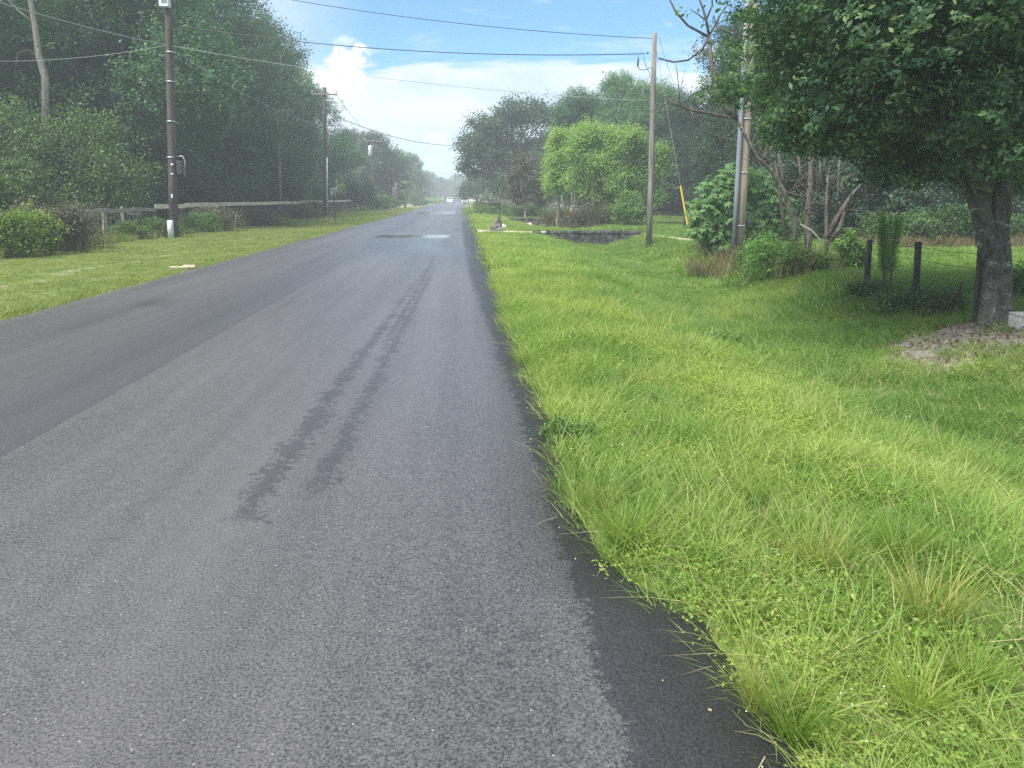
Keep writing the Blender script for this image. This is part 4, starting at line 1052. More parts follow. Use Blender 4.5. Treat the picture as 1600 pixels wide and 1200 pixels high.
MB().tube([(-.05, 0, -.1), (0, 0, hm - .22)], .055, 8).obj('post', M['post'], e); MB().box((.05, 0, hm - .10), (.62, .22, .20)).obj('box', M['metal'], e, bevel=.06)

# ------------------------------------------------------------------ vehicles (far)
def pickup(loc, rz, lab, sc=1.0):
    e = empty('pickup_truck', loc, rz, lab, 'pickup truck'); e.scale = (sc,) * 3
    b = MB(); b.box((0, -1.75, .78), (1.9, 1.9, .62)); b.box((0, .55, .80), (1.94, 2.7, .66)); b.box((0, 2.15, .74), (1.86, 1.1, .50)); b.box((0, -2.75, .52), (1.9, .16, .2)); b.obj('body', M['white'], e, bevel=.06)
    MB().box((0, .35, 1.44), (1.72, 2.1, .64), taper=.84).obj('cab', M['white'], e, bevel=.06)
    MB().box((0, -.655, 1.47), (1.35, .03, .40)).obj('rear_window', M['glass'], e); MB().box((0, 1.33, 1.45), (1.42, .03, .44), rx=.1).obj('windscreen', M['glass'], e)
    MB().box((0, -2.72, .86), (1.5, .05, .42)).obj('tailgate', M['white'], e)
    for s in (-1, 1):
        MB().box((s * .86, -2.71, .90), (.16, .05, .36)).obj('tail_light', M['red'], e); MB().box((s * .7, 2.71, .82), (.3, .04, .16)).obj('headlight', M['glass'], e)
        MB().box((s * .80, .35, 1.45), (.04, 1.6, .36)).obj('side_window', M['glass'], e)
        for y in (-1.75, 1.75):
            wh = MB().tube([(s * .72, y, .38), (s * .98, y, .38)], .38, 16).obj('wheel', M['black'], e); MB().tube([(s * .985, y, .38), (s * .99, y, .38)], .2, 12).obj('rim', M['metal'], wh)
    return e
pT = at(703, 318, 215); pickup((pT.x, 215, 0.0), 0, 'white pickup truck driving away near the end of the road')
pT = at(739, 318, 185); pickup((pT.x, 185, -.03), rad(60), 'white pickup truck parked askew at the right side far down the road')
def trailer(loc, rz, lab):
    e = empty('boat_trailer', loc, rz, lab, 'trailer')
    b = MB(); b.v = [(-.9, -2.5, .9), (.9, -2.5, .9), (.95, 1, 1.0), (0, 3, 1.15), (-.95, 1, 1.0), (-.5, -2.4, .4), (.5, -2.4, .4), (.45, 1, .45), (0, 2.4, .75), (-.45, 1, .45)]
    b.f = [(0, 1, 2, 3, 4), (5, 9, 8, 7, 6), (0, 5, 6, 1), (1, 6, 7, 2), (2, 7, 8, 3), (3, 8, 9, 4), (4, 9, 5, 0)]; b.obj('hull', M['white'], e)
    MB().box((0, .0, 1.2), (.8, .9, .45), taper=.8).obj('console', M['white'], e, bevel=.04); MB().box((0, 0, .36), (1.2, 5, .07)).obj('frame', M['metal'], e)
    for s in (-1, 1): MB().tube([(s * .7, -.6, .3), (s * .9, -.6, .3)], .3, 14).obj('wheel', M['black'], e)
pT = at(748, 320, 150); trailer((pT.x, 150, -.05), rad(75), 'small white boat on a trailer beside the parked pickup')
post(692, 306, 320, 200, .06, 'white', 'thin white roadside marker left of the driving pickup')

# ------------------------------------------------------------------ right side: far and middle trees
def ctree(px, Yd, lobes_px, n, leaf, mat, lab, seed, name='tree', clump=.5, r0=.25, bark_='bark', trunk_h=None, cat='tree', group=None, upz=None, per=18, hollow=.4, ypx=320, aspect=.55, depth=.8, zlift=0, n_stem=0):
    g = at(px, ypx, Yd); z = zgs(g.x, Yd); rng = random.Random(seed); L_ = []
    for (lx, ly, rx_, rz_) in lobes_px:
        q = at(lx, ly, Yd); L_.append((q.x - g.x, rng.uniform(-.35, .35) * rx_ / F_PX * Yd, q.z - z, rx_ / F_PX * Yd, rx_ / F_PX * Yd * depth, rz_ / F_PX * Yd))
    L0 = L_; L_ = []
    for l in L0:
        for _ in range(4):
            d = Vector((rng.gauss(0, 1), rng.gauss(0, 1), rng.gauss(0, 1))).normalized() * .55; q_ = rng.uniform(.42, .68) * (1.25 if Yd > 70 else 1)
            L_.append((l[0] + d.x * l[3], l[1] + d.y * l[4], l[2] + d.z * l[5], l[3] * q_, l[4] * q_, l[5] * q_))
    h = max(l[2] for l in L_)
    c = crown_mesh(name + '_crown', seed, L_, n, leaf, mat, clump, per, hollow=hollow, zmin=.05, aspect=aspect)
    t_ = trunk_mesh('trunk', seed, trunk_h or h * .85, r0, L_[::3], M[bark_], 8, twigs=2)
    return tree(name, (g.x, Yd, z), c, t_, lab, cat, group)
ctree(800, 84, [(735, 222, 24, 22), (728, 258, 14, 10), (742, 272, 14, 8), (765, 195, 34, 24), (800, 172, 34, 20), (838, 175, 32, 24), (870, 190, 26, 28), (775, 250, 42, 40), (820, 235, 44, 50), (860, 250, 36, 50), (790, 295, 36, 24), (835, 300, 40, 22), (752, 235, 28, 26)],
      64000, .25, M['far'], 'huge dark spreading oak overhanging the right side of the road in the distance', 401, 'oak_tree', .7, .45)
ctree(745, 120, [(742, 290, 16, 14), (728, 300, 9, 10), (760, 280, 18, 18)], 9000, .3, M['far'], 'dark low tree under the huge oak at the right road edge', 402, 'dark_tree', .7)
fartree(715, 330, 0, 1.0, 'hazy distant tree closing the end of the road on the right', 'far_tree', 'trees at the end of the road')
fartree(700, 345, 2, 1.0, 'hazy distant tree directly behind the driving pickup', 'far_tree', 'trees at the end of the road')
fartree(688, 330, 1, .8, 'hazy distant tree left of the driving pickup', 'far_tree', 'trees at the end of the road')
ctree(820, 60, [(826, 262, 20, 26), (812, 282, 20, 30), (838, 285, 22, 34), (822, 308, 24, 20), (848, 305, 18, 24), (806, 305, 12, 18)], 13000, .14, M['dull'], 'sparse greyish brown shrubby tree left of the light green trees', 403, 'sparse_tree', .4, .12, 'bark_pale', hollow=.1)
LG = [(872, 46, [(874, 212, 20, 26), (862, 245, 18, 30), (880, 255, 24, 34), (868, 290, 22, 26), (890, 225, 18, 26)], 'light green tree, leftmost of the pale clump with slim trunks'),
      (925, 44, [(926, 208, 28, 26), (950, 215, 26, 26), (905, 235, 26, 32), (935, 250, 36, 34), (915, 285, 32, 26), (945, 295, 30, 26), (965, 240, 28, 30)], 'tallest light green tree in the middle of the pale clump'),
      (985, 43, [(985, 225, 26, 26), (1010, 235, 26, 28), (1032, 240, 18, 22), (1000, 265, 32, 32), (1020, 275, 26, 30), (975, 290, 28, 26), (1015, 305, 18, 16)], 'light green tree, rightmost of the pale clump, behind the service pole')]
for i, (px, Yd, lp, lab) in enumerate(LG):
    ctree(px, Yd, lp, (20000, 34000, 28000)[i], .125, M['lime'], lab, 410 + i, 'light_green_tree', .36, .11, 'bark_pale', group='light green trees beyond the culvert', ypx=350)
bush('green_bush', 985, 335, 41.5, 1.9, 2.3, M['lime'], 6000, .11, 'small light green bush standing below the rightmost light green tree', 'bush', 421)
for i, (px, Yd, w_, h_, mt, lab) in enumerate([(905, 42.5, 3.4, 1.9, 'dull', 'brownish undergrowth between the slim light green trunks'), (950, 43, 2.8, 1.3, 'shrub', 'dark green undergrowth behind the low pipe rail'),
      (870, 47, 2.6, 1.4, 'dull', 'brown thicket behind the white pipe frame'), (775, 66, 5, 1.2, 'shrub', 'low weeds behind the mailboxes'), (830, 62, 5.5, 1.7, 'shrub', 'weedy growth under the sparse brown tree'), (762, 70, 2.6, 2.2, 'shrub', 'little leafy bush behind the far mailbox')]):
    bush('undergrowth', px, 345, Yd, w_, h_, M[mt], 5500, .10, lab, 'undergrowth', 430 + i, depth=.5)
for i in range(9):
    pxs = [882, 893, 905, 918, 931, 944, 957, 897, 925][i]; q = ghit(pxs, 352); t = at(pxs + (i % 3 - 1) * 6, 300, q.y)
    b_ = MB().tube([Vector((0, 0, -.1)), (t - q) * .5 + Vector((.05, 0, 0)), t - q], [.04, .03, .02], 6).obj('sapling', M['bark_pale'], None, True, loc=q)
    put(b_, None, 'slim pale sapling stem under the light green trees', 'sapling', 'slim stems under the light green trees')
for i, (px, Yd, k, s, lab) in enumerate([(905, 66, 0, .78, 'dark tree rising behind the tallest light green tree, left of the sky notch'), (965, 64, 1, .76, 'tall dark tree directly behind the light green clump'),
        (1010, 62, 2, .92, 'dark tree behind the service pole'), (1062, 60, 0, .66, 'dark tree in the gap between the two right-hand poles'), (1115, 62, 1, .60, 'dark tree behind the leafy limb left of the tan pole'), (1165, 56, 2, .80, 'dark tree behind the thick tan pole')]):
    p = at(px, 330, Yd); tree('dark_tree', (p.x, Yd, -.1), WL[k][0], WL[k][1], lab, 'tree', 'dark trees behind the right verge', s, px * .9, own='dark' if px > 1040 else None)  # right-hand ones take the leaf colour with shade mixed in
for i, (px, Yd, k, s, lab) in enumerate([(1215, 36, 0, .66, 'shaded tree behind the dead stumps, right of the tan pole'), (1300, 34, 2, .75, 'dark tree behind the feathery weed'), (1400, 33, 1, .66, 'dark tree behind the second fence post'),
                                      (1490, 34, 0, .76, 'dark tree left of the lichen-marked oak trunk, deep in shade'), (1600, 33, 2, .80, 'dark tree at the right edge behind the oak')]):
    p = at(px, 330, Yd); tree('shaded_tree', (p.x, Yd, -.1), WL[k][0], WL[k][1], lab, 'tree', 'shaded trees at the back of the paddock', s, px * .4, own='dark')  # same crowns, their shade carried by the darker leaf colour
# hedge and dry stalks at the back of the paddock
for i, (px, Yd, w_, h_, lab) in enumerate([(1405, 25.5, 3.0, 1.2, 'rounded dusty hedge bush at the back of the paddock, left one'), (1455, 25.2, 3.2, 1.25, 'dusty hedge bush in the middle of the paddock edge'), (1500, 24.8, 2.2, 1.5, 'taller lighter hedge bush next to the oak trunk'), (1590, 25, 3.0, 1.1, 'hedge bush at the right edge behind the oak')]):
    bush('hedge_bush', px, 370, Yd, w_, h_, M['shrub'], 9000, .08, lab, 'bush', 450 + i, depth=.4, group='hedge bushes behind the paddock')
ds = []
for i in range(3): ds.append(proto('dry_stalks', blade_mesh('dry_stalks', 460 + i, 26, .22, .25, .55, .02, M['dry'], bend=.6, lean=.5)))
n = 90; xx = rg.uniform(12.5, 20.5, n); yy2 = 23.6 + rg.normal(size=n) * .35
x2 = rg.uniform(6.0, 8.2, 120); y2 = 18.0 + rg.normal(size=120) * .9
xx = np.concatenate([xx, x2]); yy2 = np.concatenate([yy2, y2]); n = len(xx)
scatter('dry_grass', np.stack([xx, yy2, zg(xx, yy2)], -1), np.stack([xx * 0, xx * 0, rg.uniform(0, 6, n)], -1), np.stack([rg.uniform(.7, 1.2, n)] * 3, -1), rg.randint(0, 3, n), ds)

# pipe frames and wire cage under the light green trees
def frame(name, pxl, pxr, tops, bot, lab, r=.022, mat='white', legs=True, cat='gate', Yd=None):
    g = ghit((pxl + pxr) / 2, bot); Yd = g.y if Yd is None else Yd; e = empty(name, (g.x, Yd, g.z), 0, lab, cat)
    a = at(pxl, 320, Yd).x - g.x; b = at(pxr, 320, Yd).x - g.x
    for ty in tops: z = at(pxl, ty, Yd).z - g.z; MB().tube([(a, 0, z), (b, 0, z)], r, 8).obj('rail', M[mat], e, True)
    if legs:
        z = at(pxl, tops[0], Yd).z - g.z
        for x in (a, b): MB().tube([(x, 0, -.1), (x, 0, z)], r, 8).obj('leg', M[mat], e, True)
    return e
frame('metal_gate', 858, 876, (319, 325), 341, 'white two-rail pipe frame standing near the farther culvert wall', .035)
e = frame('wire_cage', 892, 905, (322,), 347, 'small wire cage with pale corner stakes left of the slim trunks', .02, 'metal', cat='cage')
for z in (.3, .6, .9): MB().tube([(-.24, .01, z), (.24, .01, z)], .007, 4).obj('wire', M['metal'], e)
frame('pipe_rail', 937, 984, (335.5,), 348, 'long low pale pipe rail beneath the light green trees', .03, 'metal', cat='rail')
q = ghit(805, 330); e = empty('board_fence', (at(795, 320, 75).x, 75, -.1), 0, 'grey weathered board fence section behind the mailboxes', 'fence')
for k in range(10): MB().box((-.75 + k * .16, 0, .75), (.145, .03, 1.45)).obj('board', M['pole'], e)
for z in (.35, 1.2): MB().box((0, .04, z), (1.7, .05, .09)).obj('rail', M['pole'], e)
q = ghit(1069, 357); o = MB().tube([(0, 0, -.1), (0, 0, .62), (0, 0, .66)], [.09, .085, .05], 8).obj('wooden_post', M['post'], None, True, loc=q); put(o, None, 'short dark post on the far lawn behind the yellow guard', 'post')

# ------------------------------------------------------------------ right side: near things
# large-leaved bush
def palmate_bush(px, Yd, lab):
    g = at(px, 400, Yd); z = zgs(g.x, Yd); e = empty('large_leaved_bush', (g.x, Yd, z), 0, lab, 'bush'); rng = random.Random(5)
    V, F, rn = [], [], []; st = MB()
    lob = [(-.95, 1.2, .55), (-.55, 1.75, .6), (0, 2.1, .6), (.45, 1.95, .55), (-.3, 1.3, .6), (.85, 1.5, .5), (1.35, 1.35, .35), (1.2, .85, .4), (-1.0, .75, .45), (.1, 1.0, .6), (-.5, .5, .5)]
    for lx, lz, lr in lob:
        st.tube([(rng.uniform(-.2, .2), 0, -.1), (lx * .4, 0, lz * .4), (lx, 0, lz)], [.03, .022, .01], 5)
        for q in range(int(95 * lr / .5)):
            d = Vector((rng.gauss(0, 1), rng.gauss(0, 1), rng.gauss(.15, 1))).normalized(); c = Vector((lx, 0, lz)) + Vector((d.x * lr, d.y * lr, d.z * lr * .85)) * rng.uniform(.65, 1.05)
            nrm = (Vector((0, -.5, 1)) + d * .5 + Vector((rng.gauss(0, .3), rng.gauss(0, .3), 0))).normalized(); a = Vector((rng.gauss(0, 1), rng.gauss(0, 1), 0)); tx = (a - nrm * a.dot(nrm)).normalized(); ty = nrm.cross(tx)
            s = rng.uniform(.11, .19); rr = rng.random(); cl = rng.random()
            for j in range(7):
                t_ = -2.2 + j * .73; u = tx * math.cos(t_) + ty * math.sin(t_); v = nrm.cross(u); Lf = s * (1 - .28 * abs(j - 3) / 3); b = len(V)
                V += [tuple(c), tuple(c + u * Lf * .55 + v * Lf * .19 - nrm * Lf * .06), tuple(c + u * Lf - nrm * Lf * .30), tuple(c + u * Lf * .55 - v * Lf * .19 - nrm * Lf * .06)]; F += [b, b + 1, b + 2, b + 3]; rn.append((rr, cl))
    rn = np.array(rn); put(bpy.data.objects.new('foliage', mesh_np('foliage', V, 4, F, M['papaya'], {'rnd': rn[:, 0], 'clump': rn[:, 1]})), e)
    st.obj('stem', M['bark'], e, True)
palmate_bush(1150, 20.3, 'bush with large star-shaped leaves growing behind the thick tan pole')
# dead and broken trunks
Y = 17.4
snag('dead_tree', [at(1262, 418, Y), at(1262, 340, Y), at(1266, 280, Y), at(1268, 235, Y)], .14, .10, M['bark_dead'], 'tallest broken dead trunk, snapped off above the brush between tan pole and fence', branches=[([at(1266, 300, Y), at(1250, 270, Y), at(1247, 240, Y)], .04, .02), ([at(1262, 310, Y), at(1245, 305, Y), at(1232, 300, Y)], .025, .012)], seed=3, twig=14, thin=.58)
Y = 17.0
snag('dead_tree', [at(1246, 415, Y), at(1240, 345, Y), at(1226, 300, Y), at(1202, 262, Y), at(1182, 245, Y), at(1150, 232 - 48, Y), at(1120, 180, Y), at(1080, 172, Y), at(1050, 162, Y), at(1038, 150, Y)], .13, .03, M['bark_dead'],
     'leaning dead tree whose long bare limb arches left in front of the tan pole', branches=[([at(1150, 184, Y), at(1134, 170, Y), at(1118, 135, Y), at(1111, 100, Y), at(1108, 55, Y)], 0.075, 0.043),
     ([at(1108, 58, Y), at(1075, 40, Y), at(1057, 20, Y), at(1044, -5, Y)], 0.033, 0.020), ([at(1108, 56, Y), at(1103, 30, Y), at(1098, 12, Y), at(1090, -8, Y)], 0.033, 0.020), ([at(1103, 32, Y), at(1112, 10, Y), at(1113, -10, Y)], 0.024, 0.017),
     ([at(1109, 54, Y), at(1118, 38, Y), at(1126, 22, Y), at(1138, 6, Y)], 0.027, 0.017), ([at(1102, 31, Y), at(1090, 22, Y), at(1078, 14, Y)], 0.018, 0.010), ([at(1118, 38, Y), at(1115, 22, Y)], 0.018, 0.010), ([at(1108, 58, Y), at(1096, 78, Y), at(1075, 94, Y), at(1052, 97, Y), at(1029, 91, Y)], 0.027, 0.020),
     ([at(1117, 40, Y), at(1135, 48, Y), at(1150, 60, Y)], 0.018, 0.012), ([at(1080, 172, Y), at(1086, 190, Y), at(1100, 206, Y), at(1130, 216, Y), at(1150, 222, Y)], 0.022, 0.014), ([at(1226, 300, Y), at(1222, 268, Y), at(1216, 240, Y)], 0.045, 0.020), ([at(1202, 262, Y), at(1196, 240, Y), at(1200, 215, Y)], 0.030, 0.017)], seed=4, twig=10, thin=.52)
Y = 16.2
snag('dead_tree', [at(1291, 430, Y), at(1292, 370, Y), at(1291, 320, Y), at(1294, 262, Y)], .11, .05, M['bark_dead'], 'forked grey dead trunk nearest the first fence post', branches=[([at(1292, 372, Y), at(1308, 340, Y), at(1330, 305, Y), at(1345, 288, Y)], .075, .02), ([at(1294, 380, Y), at(1312, 355, Y), at(1318, 330, Y)], .09, .04),
     ([at(1292, 300, Y), at(1282, 280, Y), at(1281, 240, Y)], .02, .01), ([at(1300, 290, Y), at(1312, 270, Y), at(1326, 262, Y)], .015, .008), ([at(1308, 345, Y), at(1309, 300, Y), at(1311, 250, Y)], .022, .014), ([at(1296, 300, Y), at(1315, 285, Y), at(1338, 268, Y)], .012, .006)], seed=5, twig=14, thin=.52)
Y = 18.0
snag('dead_tree', [at(1236, 412, Y), at(1222, 330, Y), at(1216, 290, Y), at(1212, 252, Y)], .06, .03, M['bark_dead'], 'thin dead trunk immediately left of the taller broken ones', seed=6, twig=8, thin=0.8)
g = ghit(1278, 436)
o = MB().tube([at(1250, 350, 15.8) - g, at(1268, 360, 15.7) - g, at(1281, 374, 15.6) - g, at(1284, 400, 15.5) - g, at(1282, 425, 15.4) - g, Vector((0, 0, .03))], [.012, .016, .017, .017, .016, .015], 7).obj('bent_pipe', M['bark_pale'], None, True, loc=g); put(o, None, 'thin pale curved vine stem hanging down to the ground by the dead trunks', 'vine')
# weeds in front of the dead trunks
for i, (px, py, w_, h_, mt, lf, lab) in enumerate([(1215, 432, 1.5, .85, 'feather', .06, 'tall dark green weeds left of the dead trunks'), (1255, 430, 1.4, .75, 'shrub', .06, 'leafy weeds at the foot of the broken trunks'), (1185, 425, 1.0, .6, 'shrub', .06, 'weeds right of the tan pole base'),
       (1120, 395, 1.4, .8, 'dull', .07, 'brown dead brush at the foot of the large-leaved bush'), (1333, 425, .8, .85, 'lime', .07, 'light leafy sapling growth left of the first fence post'), (1210, 385, 2.2, 1.2, 'shrub', .08, 'undergrowth between the tan pole and dead trunks'),
       (1420, 484, 1.1, .22, 'shrub', .045, 'dark weeds around the middle fence post'), (1492, 488, .9, .26, 'shrub', .045, 'dark weeds between middle post and oak'), (1360, 465, .9, .25, 'shrub', .045, 'low weeds below the first fence post'), (1590, 470, .9, .6, 'shrub', .05, 'weeds at the right edge behind the oak trunk')]):
    g = ghit(px, py); bush('weeds', px, py, g.y, w_, h_, M[mt], 4200, lf, lab, 'weeds', 470 + i, clump=.12, depth=.6)
def feather(px, py, top, lab, seed):
    g = ghit(px, py); h = at(px, top, g.y).z - g.z; rng = np.random.RandomState(seed); e = empty('feathery_weed', g, 0, lab, 'weed')
    st = MB(); Vs, Fs, rs_, off = [], [], [], 0
    for k in range(9):
        a = rng.uniform(0, 6.28); tp_ = np.array([math.cos(a) * .16, math.sin(a) * .16, h * rng.uniform(.8, 1)]); b0 = np.array([math.cos(a) * .05, math.sin(a) * .05, 0]); st.tube([b0 - [0, 0, .05], (b0 + tp_) / 2, tp_], [.007, .006, .003], 4)
        n = 900; t = rng.uniform(.25, 1.0, n); r = .13 * (1.15 - t) + .02; a2 = rng.uniform(0, 6.28, n); C = b0 + (tp_ - b0) * t[:, None] + np.stack([np.cos(a2) * r * rng.rand(n), np.sin(a2) * r * rng.rand(n), rng.rand(n) * .08], -1)
        V, F = leaves(rng, C, rng.normal(size=(n, 3)), .05, .12); Vs.append(V); Fs.append(F + off); off += len(V); rs_.append(rng.rand(n))
    r = np.concatenate(rs_); put(bpy.data.objects.new('foliage', mesh_np('foliage', np.concatenate(Vs), 4, np.concatenate(Fs), M['feather'], {'rnd': r, 'clump': r})), e); st.obj('stems', M['bark'], e, kind='stuff')
feather(1386, 452, 337, 'tall bright feathery weed standing between the first and second fence post', 7)
# fallen branches
def stick(pts, r, lab, base, mat='bark'):
    g = ghit(*base); o = MB().tube([Vector((p[0], p[1], p[2])) for p in pts], [r, r * .8, r * .6, r * .3][:len(pts)], 6).obj('fallen_branch', M[mat], None, True, loc=g); put(o, None, lab, 'branch', 'fallen branches in the grass')
stick([(0, 0, .02), (.18, 0, .20), (.38, .1, .32), (.62, .3, .30)], .025, 'dark curved fallen branch arching out of the grass left of the weeds', (1138, 436), 'bark_dead')
stick([(0, 0, .02), (.12, 0, .16), (.26, .1, .26), (.4, .2, .30)], .016, 'thin pale fallen branch curving up just right of the darker one', (1155, 452), 'bark_pale')
stick([(0, 0, .02), (.1, 0, .2), (.2, .1, .34), (.28, .1, .42)], .018, 'upright dead stick near the large-leaved bush', (1112, 415), 'bark_dead')
stick([(0, 0, .25), (.1, 0, .18), (.2, .0, .12), (.28, 0, .08)], .022, 'pale cut stick lying on the brush between the tan pole and dead trunks', (1212, 385), 'rail_new')

# fence on the right
fr = empty('post_and_wire_fence', (7.4, 10, -.1), 0, 'wire fence on dark round posts between the ditch and the paddock on the right', 'fence')
pp = [(1354, 447, 374), (1429.5, 475, 378), (1527, 502, 388)]
tops = []
for px, pb, pt in pp:
    g = ghit(px, pb); h = at(px, pt, g.y).z - g.z; rng = random.Random(px)
    o = MB().tube([(0, 0, -.15), (.0, 0, h * .5), (0, 0, h - .01), (0, 0, h)], [.055, .052, .05, .042], 10, wob=.04, rng=rng).obj('post', M['post'], fr, True, loc=(g.x - 7.4, g.y - 10, g.z + .1)); o.rotation_euler = (0, rng.uniform(-.02, .02), 0)
    tops.append((g.x, g.y, g.z, h))
tops.sort(key=lambda t: t[1]); a = tops[0]; b = tops[-1]; dirv = Vector((b[0] - a[0], b[1] - a[1], 0)).normalized(); ext = []
for s, dist in ((-1, 2.6),):
    x, y = a[0] + s * dirv.x * dist, a[1] + s * dirv.y * dist; z = zgs(x, y); o = MB().tube([(0, 0, -.15), (0, 0, 1.0)], .052, 10).obj('post', M['post'], fr, True, loc=(x - 7.4, y - 10, z + .1)); ext.append((x, y, z, 1.0))
x, y = b[0] + dirv.x * 3.2, b[1] + dirv.y * 3.2; z = zgs(x, y); o = MB().tube([(0, 0, -.15), (0, 0, .95)], .05, 10).obj('post', M['post'], fr, True, loc=(x - 7.4, y - 10, z + .1)); end = (x, y, z, .95)
line = ext + tops + [end]
for f in (.25, .5, .72, .92):
    pts = []
    for i_, (x, y, z, h) in enumerate(line):
        pts.append(Vector((x - 7.4, y - 10, z + .1 + h * f)))
        if i_ < len(line) - 1: q = line[i_ + 1]; pts.append(Vector(((x + q[0]) / 2 - 7.4, (y + q[1]) / 2 - 10, (z + q[2]) / 2 + .1 + (h + q[3]) / 2 * f - .02)))
    MB().tube(pts, .0035, 4).obj('wire', M['dmetal'], fr)
g = ghit(1607, 512); o = MB().box((0, 0, .09), (.40, .20, .20)).obj('concrete_block', M['block'], None, loc=g, bevel=.01); put(o, None, 'grey concrete block lying at the right edge beside the oak', 'concrete block')

# the oak ----------------------------------------------------
Yo = OAK.y
def ol(px, py, Yd, r, rz=None, ry=None): q = at(px, py, Yd); return (q.x - OAK.x, Yd - OAK.y, q.z - OAK.z, r, ry or r, rz or r * .7)
orr = random.Random(31)
EDGE = [(1195, 50), (1215, 110), (1205, 170), (1225, 215), (1280, 225), (1330, 232), (1370, 255), (1420, 275), (1470, 292), (1530, 300), (1600, 305)]
OL = [(lambda q, t_: ol(EDGE[q][0] + (EDGE[q + 1][0] - EDGE[q][0]) * t_ + orr.uniform(-22, 22), EDGE[q][1] + (EDGE[q + 1][1] - EDGE[q][1]) * t_ + orr.uniform(-34, 10), Yo + orr.uniform(0, 3), orr.uniform(.16, .36), orr.uniform(.10, .2)))(orr.randrange(10), orr.random()) for _ in range(46)]
OL += [ol(1560, 30, Yo, 1.5, 1.1), ol(1450, 60, Yo, 1.5, 1.0), ol(1360, 60, Yo + 1, 1.4, 1.0), ol(1312, 50, Yo + 1.4, 1.05, .9), ol(1292, 150, Yo + 1.8, .72, .5), ol(1410, 240, Yo + 1.4, .6, .22), ol(1330, 205, Yo + 2.4, .55, .25), ol(1330, 150, Yo + .4, 1.1, .55),
      ol(1430, 110, Yo - .6, 1.0, .6), ol(1380, 185, Yo + .2, .75, .32), ol(1500, 215, Yo + 1.0, .9, .42), ol(1580, 150, Yo - 1.0, .9, .6), ol(1590, 215, Yo - .8, .8, .45), ol(1490, 250, Yo + 1.8, 1.0, .35),
      ol(1560, 265, Yo + .9, .8, .28), ol(1420, 15, Yo - .9, 1.2, .7), ol(1400, -60, Yo, 1.9, 1.3), ol(1450, -140, Yo, 2.4, 1.7), ol(1600, -150, Yo - .5, 2.4, 1.7), ol(1700, 60, Yo, 2.0, 1.3), ol(1680, 200, Yo - .3, 1.3, .6),
      ol(1560, -20, Yo - 1.2, 1.4, .8), ol(1600, 60, Yo + 2.4, 1.8, 1.2), ol(1480, 40, Yo + 2.6, 1.9, 1.3), ol(1340, 60, Yo + 3.0, 1.6, 1.1), ol(1250, 195, Yo + 2.6, .42, .28), ol(1650, -40, Yo + 1.5, 2.4, 1.6), ol(1500, -260, Yo + .5, 2.2, 1.3),
      ol(1300, 10, Yo + 2.4, .6, .6), ol(1180, 125, Yo + 4.2, .52, .30), ol(1218, 70, Yo + 4.2, .5, .35), ol(1212, 150, Yo + 4.0, .5, .3), ol(1150, 150, Yo + 4.5, .4, .18), ol(1225, 190, Yo + 3.6, .45, .25), ol(1125, 135, Yo + 4.6, .42, .30), ol(1150, 85, Yo + 4.4, .40, .22), ol(1200, 160, Yo + 4.2, .35, .2)]
e = empty('oak_tree', OAK, 0, 'nearest oak with a lichen-patched trunk and glossy leaves filling the upper right', 'tree')
put(bpy.data.objects.new('crown', crown_mesh('oak_crown', 601, OL, 215000, .084, M['oak'], .125, 15, hollow=.62, aspect=.44, zmin=1.1, upb=.9, rn=.5, outb=.9)), e)
tr = MB(); rng = random.Random(12)
def olc(px, py, Yd=None): q = at(px, py, Yd or Yo); return q - OAK
tr.tube([olc(1556, 520), olc(1556, 503), olc(1556, 480), olc(1558, 430), olc(1558, 395), olc(1558, 372)], [.32, .225, .18, .165, .16, .15], 16, wob=.05, rng=rng)
tr.obj('trunk', M['bark_oak'], e, True)
for pts, ra, rb in [([(1554, 400), (1545, 350), (1537, 300), (1530, 240), (1500, 150), (1450, 60)], .13, .03), ([(1556, 395), (1566, 340), (1578, 290), (1585, 220), (1590, 120), (1600, -20)], .14, .05), ([(1546, 420), (1536, 380), (1530, 330), (1520, 290), (1480, 230), (1400, 180)], .06, .02),
                    ([(1540, 300), (1480, 200), (1380, 110), (1280, 60)], .08, .025), ([(1588, 200), (1640, 120), (1700, 60)], .07, .03), ([(1500, 150), (1420, 60), (1330, -40)], .05, .02)]:
    kk = len(pts) - 1; MB().tube([olc(x, y) + Vector((0, .05 * i_, 0)) for i_, (x, y) in enumerate(pts)], [ra + (rb - ra) * i_ / kk for i_ in range(kk + 1)], 9, wob=.06, rng=rng).obj('limb', M['bark_oak'], e, True)
lr = np.random.RandomState(44); nl = 1100
lx = c0.x + lr.normal(size=nl) * .75 + .2; ly = c0.y + lr.normal(size=nl) * .62; lC = np.stack([lx, ly, zg(lx, ly) + .035 + lr.rand(nl) * .02], -1)
V, F = leaves(lr, lC, lr.normal(size=(nl, 3)) * .35 + np.array([0, 0, 1.]), .055, .5, .6); r1 = lr.rand(nl)
put(bpy.data.objects.new('leaf_litter', mesh_np('leaf_litter', V, 4, F, M['dry'], {'rnd': r1, 'clump': lr.rand(nl)})), kind='stuff')
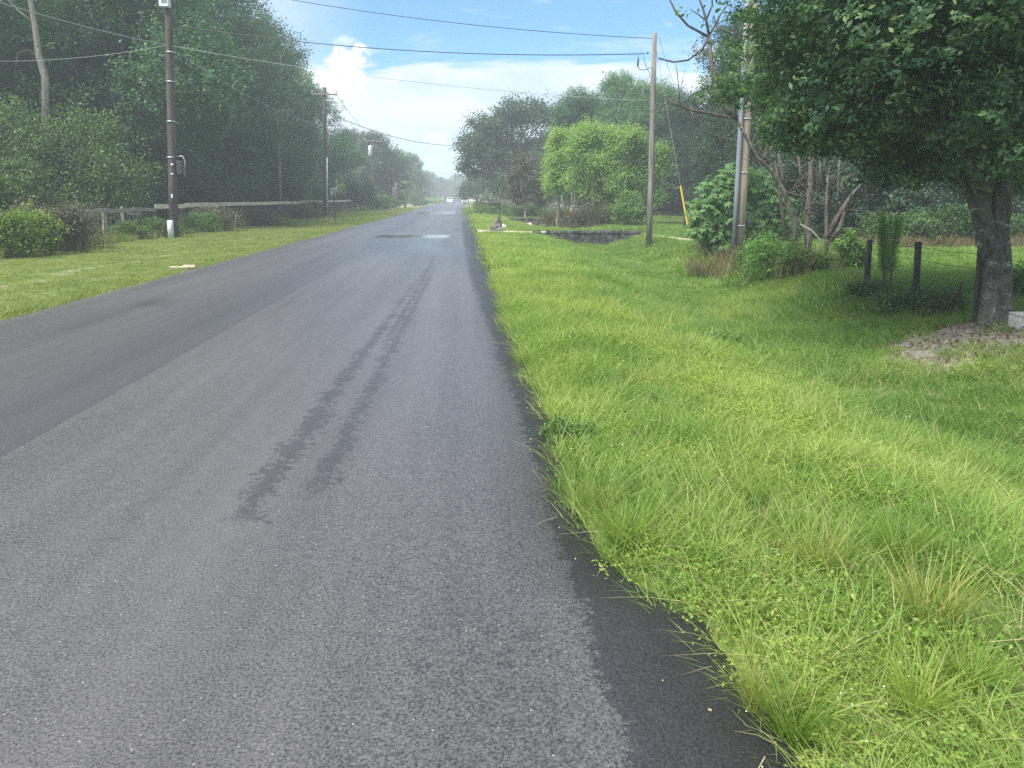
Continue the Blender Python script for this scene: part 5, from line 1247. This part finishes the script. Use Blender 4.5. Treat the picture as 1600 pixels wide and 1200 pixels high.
# grass tufts that stand out of the verge
tm = [blade_mesh('blades', 620 + k, 150, .05 + .02 * (k % 2), .22, .40, .0055, M[('tuft', 'reddish')[k % 2]], bend=.55, lean=.55, segs=4) for k in range(4)]
TF = [((1268, 900), 1, 1.0, 'reddish-based grass tuft in the middle of the near verge'), ((1455, 985), 1, 1.1, 'largest reddish grass tuft near the lower right corner'), ((1400, 890), 0, 1.0, 'upright green grass tuft beyond the largest reddish one'),
      ((1430, 1120), 2, .8, 'light green grass tuft low in the right corner'), ((975, 865), 2, 1.0, 'pale grass tuft leaning over the asphalt at the inner bend of the edge'), ((1190, 1120), 3, .75, 'dry-based tuft on the rim of the asphalt bulge'),
      ((1240, 1165), 0, .9, 'green tuft at the bottom beside the asphalt'), ((1175, 795), 0, .8, 'loose green tuft behind the middle verge'), ((940, 800), 3, .7, 'tuft on the road edge above the bend'), ((1510, 1085), 2, .8, 'thin pale tuft at the lower right edge')]
for (pp_, k, s, lab) in TF:
    g = ghit(*pp_); e = empty('grass_tuft', g, rg.uniform(0, 6), lab, 'grass tuft', 'grass tufts standing out of the near verge'); e.scale = (s * .9, s * .9, s * .85); put(bpy.data.objects.new('blades', tm[k]), e)
g = ghit(893, 690); bush('roadside_weed', 893, 690, g.y, .34, .17, M['shrub'], 1400, .028, 'small dark leafy weed at the road edge', 'weed', 640, clump=.04, stem=False)
g = ghit(1130, 545); bush('roadside_weed', 1130, 545, g.y, .6, .2, M['shrub'], 1000, .04, 'dark leafy weed patch in the middle of the grass', 'weed', 641, clump=.06, stem=False)
# crumbs of stone and leaf litter on the asphalt
lm = MB(); rng = random.Random(77)
for _ in range(70):
    y = rng.uniform(1.4, 9) ; x = float(edge_r(np.array([y]))[0]) - abs(rng.gauss(0, .10)) - .01; s = rng.uniform(.002, .005)
    lm.box((x, y, .004 + s / 2), (s * rng.uniform(1, 3), s, s), rz=rng.uniform(0, 3))
lm.obj('grit', M['straw'], None, kind='stuff')

# ------------------------------------------------------------------ air
hz = MB().box((0, 303, 11.5), (846, 676, 26)).obj('haze', None, None, kind='stuff')
hm_ = bpy.data.materials.new('haze_air'); hm_.use_nodes = True; t = NT(hm_.node_tree); t.n.clear()
pv = t.node('ShaderNodeVolumePrincipled'); pv.inputs['Density'].default_value = .0021; pv.inputs['Color'].default_value = (.86, .92, 1, 1)
oo = t.node('ShaderNodeOutputMaterial'); t.link(pv.outputs[0], oo.inputs['Volume']); hz.data.materials.append(hm_)
